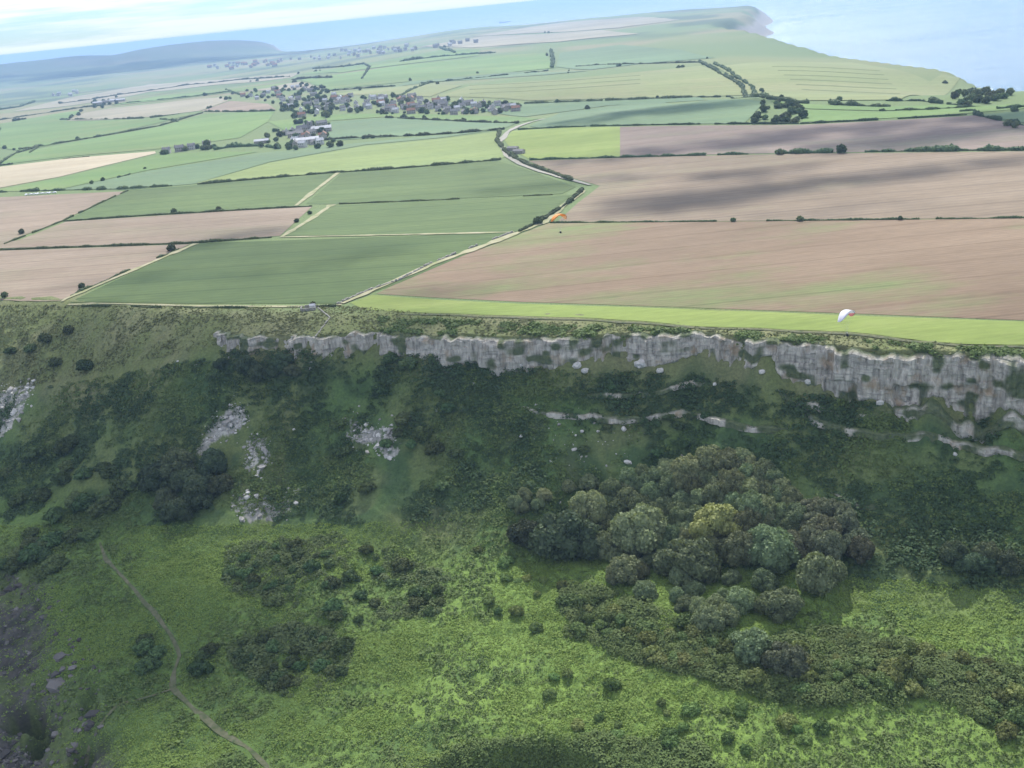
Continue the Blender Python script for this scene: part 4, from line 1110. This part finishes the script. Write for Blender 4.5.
# ------------------------------------------------------------------ houses
def house_mesh(L, Wd, h, roof_h, mats, chimney=True, ext=False, seed=0):
    mb = MB()
    def block(cx, cy, l, w, hh, rh, along=True):
        mb.box((cx, cy, hh/2-.5), (l, w, hh+1), 0)
        e = .35
        a, b_ = l/2+e, w/2+e
        V = np.array([(-a, -b_, hh-.12), (a, -b_, hh-.12), (a, b_, hh-.12), (-a, b_, hh-.12), (-a, 0, hh+rh), (a, 0, hh+rh),
                      (-a, -b_, hh+.12), (a, -b_, hh+.12), (a, b_, hh+.12), (-a, b_, hh+.12)])
        if not along: V = np.stack([-V[:, 1], V[:, 0], V[:, 2]], 1)
        V[:, :2] += (cx, cy)
        mb.add(V, [(6, 7, 5, 4), (8, 9, 4, 5), (0, 1, 7, 6), (1, 2, 8, 7), (2, 3, 9, 8), (3, 0, 6, 9), (3, 2, 1, 0)], 1)
        g = np.array([(-l/2, -w/2, hh), (-l/2, w/2, hh), (-l/2, 0, hh+rh*.93), (l/2, -w/2, hh), (l/2, w/2, hh), (l/2, 0, hh+rh*.93)])
        if not along: g = np.stack([-g[:, 1], g[:, 0], g[:, 2]], 1)
        g[:, :2] += (cx, cy)
        mb.add(g, [(0, 2, 1), (3, 4, 5)], 0)
        for sx in np.arange(-l/2+1.2, l/2-.8, 2.4):
            for sz in ((1.1, 3.5) if hh > 4 else (1.2,)):
                for sy in (-1, 1):
                    v = np.array([(sx, sy*(w/2+.01), sz+.4)]); 
                    if not along: v = np.stack([-v[:, 1], v[:, 0], v[:, 2]], 1)
                    mb.box((v[0, 0]+cx, v[0, 1]+cy, v[0, 2]), (.9, .08, 1.1) if along else (.08, .9, 1.1), 2)
    block(0, 0, L, Wd, h, roof_h)
    if ext: block(L*.22, Wd*.5, Wd*.9, Wd*.72, h*.82, roof_h*.72, False)
    if chimney:
        mb.box((L/2-.7, 0, h+roof_h*.75), (.8, .9, roof_h*.9+.6), 0); mb.box((-L/2+.7, 0, h+roof_h*.75), (.8, .9, roof_h*.9+.6), 0)
    return mb.build('house', mats)
HM_ = [house_mesh(11, 6.5, 5, 3.2, [M_wall_stone, M_slate, M_glass]), house_mesh(9, 6, 4.8, 3, [M_wall_white, M_slate, M_glass], True, True),
       house_mesh(13, 7, 5, 3.4, [M_wall_stone, M_tileroof, M_glass], True, True), house_mesh(10, 7, 3, 3, [M_wall_white, M_slate, M_glass], True),
       house_mesh(15, 6.5, 5, 3.2, [M_wall_stone, M_slate, M_glass], True, True), house_mesh(9, 6, 5, 2.8, [M_wall_white, M_paleroof, M_glass])]
BARN = [house_mesh(26, 11, 5, 3.2, [M_wall_stone, M_paleroof, M_glass], False), house_mesh(20, 9, 4.5, 3, [M_wall_stone, M_slate, M_glass], False), house_mesh(30, 12, 5.5, 2.6, [M_wall_white, M_paleroof, M_glass], False)]
def house(p_, me, label, group, rz, name='house', cat='house', s=1.0):
    o = link(name, me, None, (p_[0], p_[1], H(p_[0], p_[1])+max(0, dist(p_)-700)/5200), label, cat, group)
    o.rotation_euler = (0, 0, rz); o.scale = (s, s, s)
def cluster(poly, n, label, group, seed, rz0=.1, s=1.0, gap=9, pool=HM_):
    r = np.random.default_rng(seed); poly = np.array(poly, float); lo, hi = poly.min(0), poly.max(0)
    C = [c for c in r.uniform(lo, hi, (n*30, 2)) if inpoly(c[:1], c[1:], poly)[0]]
    got = []
    for p_ in ground(C):
        if len(got) >= n: break
        if any(np.hypot(*(p_-g_)[:2]) < gap*s for g_ in got): continue
        got.append(p_)
        house(p_, pool[r.integers(len(pool))], label, group, rz0+r.choice([0, math.pi/2, .35, -.3])+r.uniform(-.2, .2), s=s)
cluster([(332, 96), (400, 97), (470, 103), (521, 107), (520, 113), (470, 115), (400, 113.5), (332, 111)], 78, 'village house on the right half of the main street', 'houses in the right half of the village', 21, s=.95, gap=10)
cluster([(232, 97), (262, 91), (300, 87), (330, 91), (332, 112), (300, 119), (276, 106)], 34, 'village house among trees on the left half of the village', 'houses in the left half of the village', 22, s=.95, gap=12)
cluster([(260, 149), (270, 143), (300, 128), (322, 126), (326, 138), (318, 146), (280, 151)], 16, 'stone farm cottage below the village', 'farm cottages below the village', 23, gap=11)
for i, (px, py) in enumerate([(167, 153.5), (180, 151.5), (192, 149.5), (207, 145.5)]):
    house(ground([(px, py)])[0], HM_[[1, 0, 1, 3][i]], ['leftmost cottage of the short row beside the straw wedge', 'second cottage from the left in the short row', 'third cottage from the left in the short row', 'rightmost cottage of the short row, set highest'][i], 'short row of cottages', .15)
house(ground([(307, 144)])[0], BARN[2], 'long bright white barn at the farm', None, .1, 'barn', 'barn')
house(ground([(296, 137)])[0], BARN[1], 'dark slate roofed barn behind the white one', None, .12, 'barn', 'barn')
house(ground([(322, 132)])[0], BARN[0], 'pale roofed barn at the upper right of the farm', None, .1, 'barn', 'barn')
house(ground([(262, 143.5)])[0], BARN[0], 'pale roofed barn at the left end of the farm', None, .1, 'barn', 'barn', .7)
house(ground([(320, 144.5)])[0], HM_[5], 'white house at the right front of the farm', None, .5)
for i, (px, py) in enumerate([(98, 104.5), (106, 103), (114, 102), (121, 101.5)]):
    house(ground([(px, py)])[0], BARN[i % 3], 'pale shed of the far left farm', 'sheds of the far left farm', .12, 'shed', 'shed')
for i, (px, py) in enumerate([(513, 150.5), (519, 153.5)]):
    house(ground([(px, py)])[0], BARN[1], ['dark barn in the lane hedge by the vivid pasture', 'lower dark barn in the lane hedge'][i], None, -.6, 'barn', 'barn', .55)
cluster([(205, 68), (230, 64), (290, 60), (292, 65), (230, 71)], 26, 'tiny reddish roof of the far town by the bay', 'roofs of the far town', 24, s=2.0, gap=40, pool=[HM_[2], HM_[2], HM_[1]])
cluster([(340, 51), (400, 47), (420, 45), (400, 50), (350, 54)], 14, 'tiny pale house of the far seaside edge', 'far houses by the sea', 25, s=2.2, gap=60, pool=[HM_[1], HM_[5]])
cluster([(290, 60), (330, 55), (400, 49), (480, 39), (480, 43), (400, 53), (330, 60)], 40, 'tiny pale roof of the far town along the shore', 'roofs of the shore town', 27, s=1.7, gap=35, pool=[HM_[1], HM_[0], HM_[5]])
cluster([(40, 97), (70, 92), (95, 88), (70, 97)], 8, 'tiny white house far in the left vale', 'far houses in the left vale', 26, s=1.6, gap=40, pool=[HM_[1], HM_[5]])
# church: tower and nave
p_ = ground([(311, 131)])[0]
ch = link('church', None, None, (p_[0], p_[1], H(p_[0], p_[1])), 'dark square church tower with a low nave above the farm', 'church')
mb = MB(); mb.box((0, 0, 6), (6.5, 6.5, 13), 0)
for sx in (-1, 1):
    for sy in (-1, 1): mb.box((sx*2.7, sy*2.7, 13.0), (1.1, 1.1, 1.4), 0)
    mb.box((sx*3.27, 0, 9.5), (.1, 1.0, 2.0), 1); mb.box((0, sx*3.27, 9.5), (1.0, .1, 2.0), 1)
link('tower', mb.build('tower', [M_slate, M_glass]), ch)
nv = link('nave', house_mesh(15, 7, 5, 4, [M_wall_stone, M_slate, M_glass], False), ch, (-10.9, 0, 0))

# stone pen on the left clifftop
p_ = ground([(309, 309.5)])[0]
pen = link('stone_pen', None, None, (p_[0], p_[1], H(p_[0], p_[1])), 'small roofless stone pen beside the clifftop path', 'stone pen')
mb = MB()
for c_, d_ in (((-3.6, 0, .7), (.6, 4.2, 1.8)), ((0, -2.2, .6), (7.4, .6, 1.6)), ((.6, 2.2, .8), (5.6, .6, 2.0))):
    mb.box(c_, d_, 0)
bpm = mb.build('enclosure', [M_drystone])
link('enclosure', bpm, pen)
mb = MB(); mb.box((2.0, -.3, .9), (2.6, 2.0, 2.4), 0); mb.add([(.6, -1.4, 2.1), (3.4, -1.4, 2.1), (3.4, .8, 2.1), (.6, .8, 2.1), (.6, -.3, 2.9), (3.4, -.3, 2.9)], [(0, 1, 5, 4), (2, 3, 4, 5)], 1)
mb.add([(.7, -1.3, 2.1), (.7, .7, 2.1), (.7, -.3, 2.85), (3.3, -1.3, 2.1), (3.3, .7, 2.1), (3.3, -.3, 2.85)], [(0, 2, 1), (3, 4, 5)], 0)
link('hut', mb.build('hut', [M_wall_white, M_paleroof]), pen)

# cars parked behind the stubble field at the left
def car_part():
    mb = MB()
    pr = [(-2.1, .35), (-2.1, .85), (-1.9, .95), (-1.2, 1.0), (-.6, 1.45), (.9, 1.5), (1.55, 1.0), (2.05, .9), (2.1, .35)]
    n = len(pr)
    V = [(x, s_*(.85 if z < 1.1 else .68), z) for s_ in (-1, 1) for x, z in pr]
    F = [(i, (i+1) % n, n+(i+1) % n, n+i) for i in range(n)]
    mb.add(V, F); mb.add(V, [tuple(range(n))[::-1], tuple(range(n, 2*n))])
    body = mb.build('body', [plain('car_paint', (.72, .73, .74), (.80, .80, .80), .3, .35)])
    g = MB(); g.box((.15, 0, 1.24), (1.55, 1.45, .3), 0); gl = g.build('windows', [M_glass])
    w = MB(); 
    w.tube([(0, -.1, 0), (0, .1, 0)], .33, 10); a = np.arange(10)*math.pi/5
    for y_ in (-.1, .1): w.add(np.column_stack([np.cos(a)*.33, np.full(10, y_), np.sin(a)*.33]), [tuple(range(10))])
    return body, gl, w.build('wheel', [plain('tyre', (.015,)*3, (.03,)*3)])
cb, cg, cw = car_part()
for i, px in enumerate([26.5, 30.5, 34.5, 38, 42, 46.5, 50, 54.5]):
    p_ = ground([(px, 195.6-.08*(px-26))])[0]
    e = link('parked_car', None, None, (p_[0], p_[1], H(p_[0], p_[1])+.35), 'pale parked car in the row behind the left stubble field', 'car', 'cars parked behind the left stubble field')
    e.rotation_euler = (0, 0, .05+random.uniform(-.1, .1)+(1.57 if i % 3 == 0 else 0))
    link('body', cb, e); link('windows', cg, e)
    for wx in (-1.3, 1.3):
        for wy in (-.8, .8): link('wheel', cw, e, (wx, wy, .33))

M_bank = plain('bank_grass', (.13, .16, .07), (.18, .205, .09), .05)
# terraces on the hillside, low grassy banks
def bank(px, h, w, label):
    P = ground(px); P, t = resample(P[:, :2], 12)
    tt = np.gradient(P, axis=0); tt /= np.linalg.norm(tt, axis=1)[:, None]; nn = np.stack([-tt[:, 1], tt[:, 0]], 1)
    rows = []
    for k, z in ((-.5, -.5), (-.1, 1), (.1, 1), (.5, -.5)):
        r_ = P+nn*w*k
        rows.append(np.column_stack([r_, H(r_[:, 0], r_[:, 1])+z*h+max(0, dist((*P[0], 0))-600)/2600]))
    n = len(P)
    F = [(k*n+i, k*n+i+1, (k+1)*n+i+1, (k+1)*n+i) for k in range(3) for i in range(n-1)]
    link('terrace_bank', mesh('terrace_bank', np.concatenate(rows), np.array(F), M_bank, smooth=True), kind='structure', label=label, cat='bank')
for i, y0 in enumerate((67, 71, 75.5, 80, 85, 90)):
    bank([(772+6*i, y0), (810, y0+.6), (850, y0+2.5), (880+4*i, y0+4.5)], 1.0, 6, 'grassy terrace bank on the olive hillside, number %s from the top' % ('one', 'two', 'three', 'four', 'five', 'six')[i])
for i, y0 in enumerate((84, 88, 92)):
    bank([(470, y0+2), (520, y0), (570, y0-3), (640, y0-8)], 1.1, 7, ('upper', 'middle', 'lower')[i]+' grassy bank across the near side of the ridge')

# ------------------------------------------------------------------ cargo ship far out
def sea_pt(px, py):
    d = rays([(px, py)])[0]; t = (SEA-CAM_Z)/d[2]; return O+d*t
p_ = sea_pt(505, 22.5)
sh = link('cargo_ship', None, None, p_, 'long grey cargo ship far out on the sea', 'ship')
M_ship = plain('ship_paint', (.20, .22, .25), (.28, .30, .33), .02)
k = dist(p_)/FPX; Ls = 11*k
mb = MB()
prof = [(-.5, 0.0), (-.5, .07), (.42, .07), (.5, .095), (.46, 0)]
V = [(x*Ls, s_*Ls*.055*(1 if x < .4 else .25), z*Ls) for s_ in (-1, 1) for x, z in prof]; n = 5
mb.add(V, [(i, (i+1) % n, n+(i+1) % n, n+i) for i in range(n)]); mb.add(V, [(4, 3, 2, 1, 0), (5, 6, 7, 8, 9)])
link('hull', mb.build('hull', [M_ship]), sh)
mb = MB(); mb.box((-.40*Ls, 0, .115*Ls), (.09*Ls, .09*Ls, .09*Ls)); mb.box((-.40*Ls, 0, .17*Ls), (.05*Ls, .05*Ls, .03*Ls)); link('bridge', mb.build('bridge', [M_ship]), sh)
sh.rotation_euler = (0, 0, .1)

# ------------------------------------------------------------------ paragliders
def cloth(name, a, b_, c, split):
    m, nt, bb = mat(name, .6)
    tcn = N_(nt, 'ShaderNodeTexCoord'); sp = N_(nt, 'ShaderNodeSeparateXYZ'); L_(nt, tcn.outputs['Object'], sp.inputs[0])
    f = mathn(nt, 'MULTIPLY_ADD', sp.outputs[0], .1); f.node.inputs[2].default_value = .5
    col = ramp(nt, f, [(0, a), (split, b_), (min(1, split+.02), c)])
    L_(nt, col, bb.inputs['Base Color'])
    t = N_(nt, 'ShaderNodeBsdfTranslucent'); L_(nt, col, t.inputs[0])
    mx = N_(nt, 'ShaderNodeMixShader'); mx.inputs[0].default_value = .4
    L_(nt, bb.outputs[0], mx.inputs[1]); L_(nt, t.outputs[0], mx.inputs[2]); L_(nt, mx.outputs[0], nt.nodes['Material Output'].inputs[0])
    return m
M_dark = plain('flying_suit', (.02, .022, .03), (.04, .042, .05), 2)
M_skin = plain('skin', (.45, .30, .22), (.5, .33, .25), 2)
M_line = plain('line_cord', (.3, .3, .3), (.4, .4, .4), 2)
M_helm = plain('helmet_shell', (.6, .6, .62), (.7, .7, .7), 2, .3)
def person_mesh():
    J = [(0, 0, 0, .15, .13), (0, -.03, .22, .15, .12), (0, -.02, .45, .17, .12), (0, 0, .58, .06, .06), (0, .02, .68, .085, .10), (0, .02, .80, .08, .09)]
    E = [(0, 1), (1, 2), (2, 3), (3, 4), (4, 5)]
    for s_ in (-1, 1):
        b0 = len(J)
        J += [(s_*.11, .10, -.02, .09, .09), (s_*.13, .46, .06, .065, .065), (s_*.12, .82, -.10, .045, .045), (s_*.12, .95, -.02, .04, .05)]
        E += [(0, b0), (b0, b0+1), (b0+1, b0+2), (b0+2, b0+3)]
        b1 = len(J)
        J += [(s_*.20, 0, .48, .06, .06), (s_*.30, .12, .28, .045, .045), (s_*.24, .22, .56, .035, .035), (s_*.23, .23, .66, .03, .04)]
        E += [(2, b1), (b1, b1+1), (b1+1, b1+2), (b1+2, b1+3)]
    me = bpy.data.meshes.new('person'); me.from_pydata([j[:3] for j in J], E, [])
    o = bpy.data.objects.new('person_tmp', me); COL.objects.link(o)
    md = o.modifiers.new('skin', 'SKIN'); sk = me.skin_vertices[0].data
    for v, j in zip(sk, J): v.radius = j[3:5]
    sk[0].use_root = True
    o.modifiers.new('sub', 'SUBSURF').levels = 2
    dg = bpy.context.evaluated_depsgraph_get(); r = bpy.data.meshes.new_from_object(o.evaluated_get(dg)); r.name = 'person'
    bpy.data.objects.remove(o); r.materials.clear(); r.materials.append(M_dark); r.materials.append(M_skin)
    for pl in r.polygons:
        if pl.center.z > .62 and abs(pl.center.x) < .15 and pl.center.z < .95: pl.material_index = 1
    return r
PM = person_mesh()
def paraglider(wing_px, pilot_px, D, yaw, c3, split, label, plabel):
    d1 = rays([wing_px])[0]; d2 = rays([pilot_px])[0]
    pil = O+d2*D
    e = link('paraglider', None, None, pil, label, 'paraglider')
    e.rotation_euler = (math.radians(-8), math.radians(7), yaw)
    span, R = 11.2, 6.2
    mb = MB(); prof = [(0, 0), (.04, .07), (.18, .13), (.4, .13), (.7, .07), (1, 0), (.7, -.01), (.4, -.02), (.18, -.03), (.04, -.03)]
    ns, n = 41, len(prof); V = []
    for i in range(ns):
        s_ = -1+2*i/(ns-1); a = s_*span/2/R
        ch_ = 3.0*math.sqrt(max(.05, 1-.93*s_*s_)); cell = 1+.10*abs(math.sin(i*math.pi/2))
        for px_, t_ in prof:
            rr = R+t_*ch_*.9*cell
            V.append((rr*math.sin(a)*1.0, .95-px_*ch_+.3*(1-s_*s_)-.35, 1.2+rr*math.cos(a)))
    F = [(i*n+j, i*n+(j+1) % n, (i+1)*n+(j+1) % n, (i+1)*n+j) for i in range(ns-1) for j in range(n)]
    mb.add(V, F); mb.add(V, [tuple(range(n))[::-1], tuple((ns-1)*n+j for j in range(n))])
    link('canopy', mb.build('canopy', [cloth('canopy_cloth', *c3, split)], True), e)
    lm = MB()
    for i in range(2, ns, 4):
        for j in (1, 8, 6):
            lm.tube([(math.copysign(.22, V[i*n][0]+.001), .05, .55), V[i*n+j]], .003, 3)
    link('lines', lm.build('lines', [M_line]), e)
    hm = MB(); hm.box((0, -.12, .02), (.46, .42, .30)); hm.box((0, -.30, .25), (.42, .26, .62)); hm.tube([(-.22, .05, .2), (-.22, .05, .55)], .02); hm.tube([(.22, .05, .2), (.22, .05, .55)], .02)
    link('harness', hm.build('harness', [M_dark]), e)
    o = link('person', PM, None, pil+np.array([0, 0, .14]), plabel, 'person')
    o.rotation_euler = (0, 0, yaw)
    v = ICO2[0][ICO2[0][:, 2] > -.99]*np.array([.125, .145, .13])
    link('helmet', mesh('helmet', ICO2[0]*np.array([.125, .145, .125]), ICO2[1], M_helm, smooth=True), o, (0, 0, .81))
paraglider((848, 314), (847, 336), 310, math.radians(50), ((.80, .78, .85), (.85, .85, .85), (.85, .45, .45)), .86,
           'white paraglider wing with a pink tip over the clifftop strip', 'pilot in a dark suit hanging under the white paraglider')
paraglider((559, 217), (560.5, 233), 410, math.radians(50), ((.85, .36, .08), (.88, .45, .15), (.86, .62, .40)), .8,
           'orange paraglider wing over the corner of the stubble field', 'pilot in a dark suit hanging under the orange paraglider')

# ------------------------------------------------------------------ broken cumulus overhead
M_cloud = plain('cloud_white', (.85, .85, .86), (.9, .9, .9), .001)
nt = M_cloud.node_tree
t = N_(nt, 'ShaderNodeBsdfTransparent'); mx = N_(nt, 'ShaderNodeMixShader'); mx.inputs[0].default_value = .27
L_(nt, t.outputs[0], mx.inputs[1]); L_(nt, nt.nodes['Principled BSDF'].outputs[0], mx.inputs[2])
L_(nt, mx.outputs[0], nt.nodes['Material Output'].inputs[0])
sc.cycles.transparent_max_bounces = 48
cmb = MB(); crg = np.random.default_rng(5)
CZ = 1900.0
def cloud(px, py, L, Wd, ang, n=40, loose=.45):
    n = int(n*1.5)
    g_ = ground([(px, py)])[0]
    c = g_+S*((CZ-g_[2])/S[2])
    ca, sa = math.cos(ang), math.sin(ang)
    for _ in range(n):
        r_, a = math.sqrt(crg.uniform()), crg.uniform(0, 6.283)
        r_ *= (1+loose*crg.normal()*.5)
        x, y = r_*math.cos(a)*L, r_*math.sin(a)*Wd
        s_ = Wd*crg.uniform(.18, .42)*(1.15-.6*min(1, r_))
        v = ICO2[0]*(1+.10*crg.normal(size=(len(ICO2[0]), 1)))*np.array([s_*1.5, s_, s_*.55])
        cmb.add(v+c+np.array([x*ca-y*sa, x*sa+y*ca, crg.uniform(-.2, .5)*s_]), ICO2[1])
for a in [(100, 620, 95, 36, -.5, 80), (110, 440, 100, 30, -.45, 44), (20, 700, 40, 28, -.4, 40), (340, 470, 80, 20, -.4, 30), (300, 640, 50, 18, -.4, 16), (150, 350, 90, 18, -.45, 34), (60, 400, 60, 30, -.45, 34), (420, 440, 90, 20, -.45, 18), (60, 520, 70, 30, -.5, 34),
          (540, 186, 60, 20, .1, 26), (800, 186, 130, 26, .05, 60), (690, 200, 80, 34, .1, 50), (760, 172, 70, 22, .05, 30), (930, 170, 120, 24, .06, 44), (840, 209, 70, 14, .0, 24), (620, 180, 40, 20, .2, 18),
          (760, 140, 220, 40, .05, 80), (960, 133, 170, 46, .1, 60), (980, 120, 120, 40, .1, 30), (230, 238, 50, 20, .3, 24), (110, 282, 50, 14, .2, 16), (330, 262, 60, 16, .2, 20),
          (170, 64, 1500, 500, .1, 60), (60, 76, 700, 300, .1, 30), (50, 680, 55, 36, -.4, 110), (230, 720, 45, 16, -.3, 16), (640, 112, 110, 50, .0, 40), (700, 106, 90, 50, .0, 30), (420, 292, 50, 12, -.2, 18)]:
    cloud(*a)
link('clouds', cmb.build('clouds', [M_cloud], True), kind='stuff', label='broken white cumulus overhead that dapples the land')
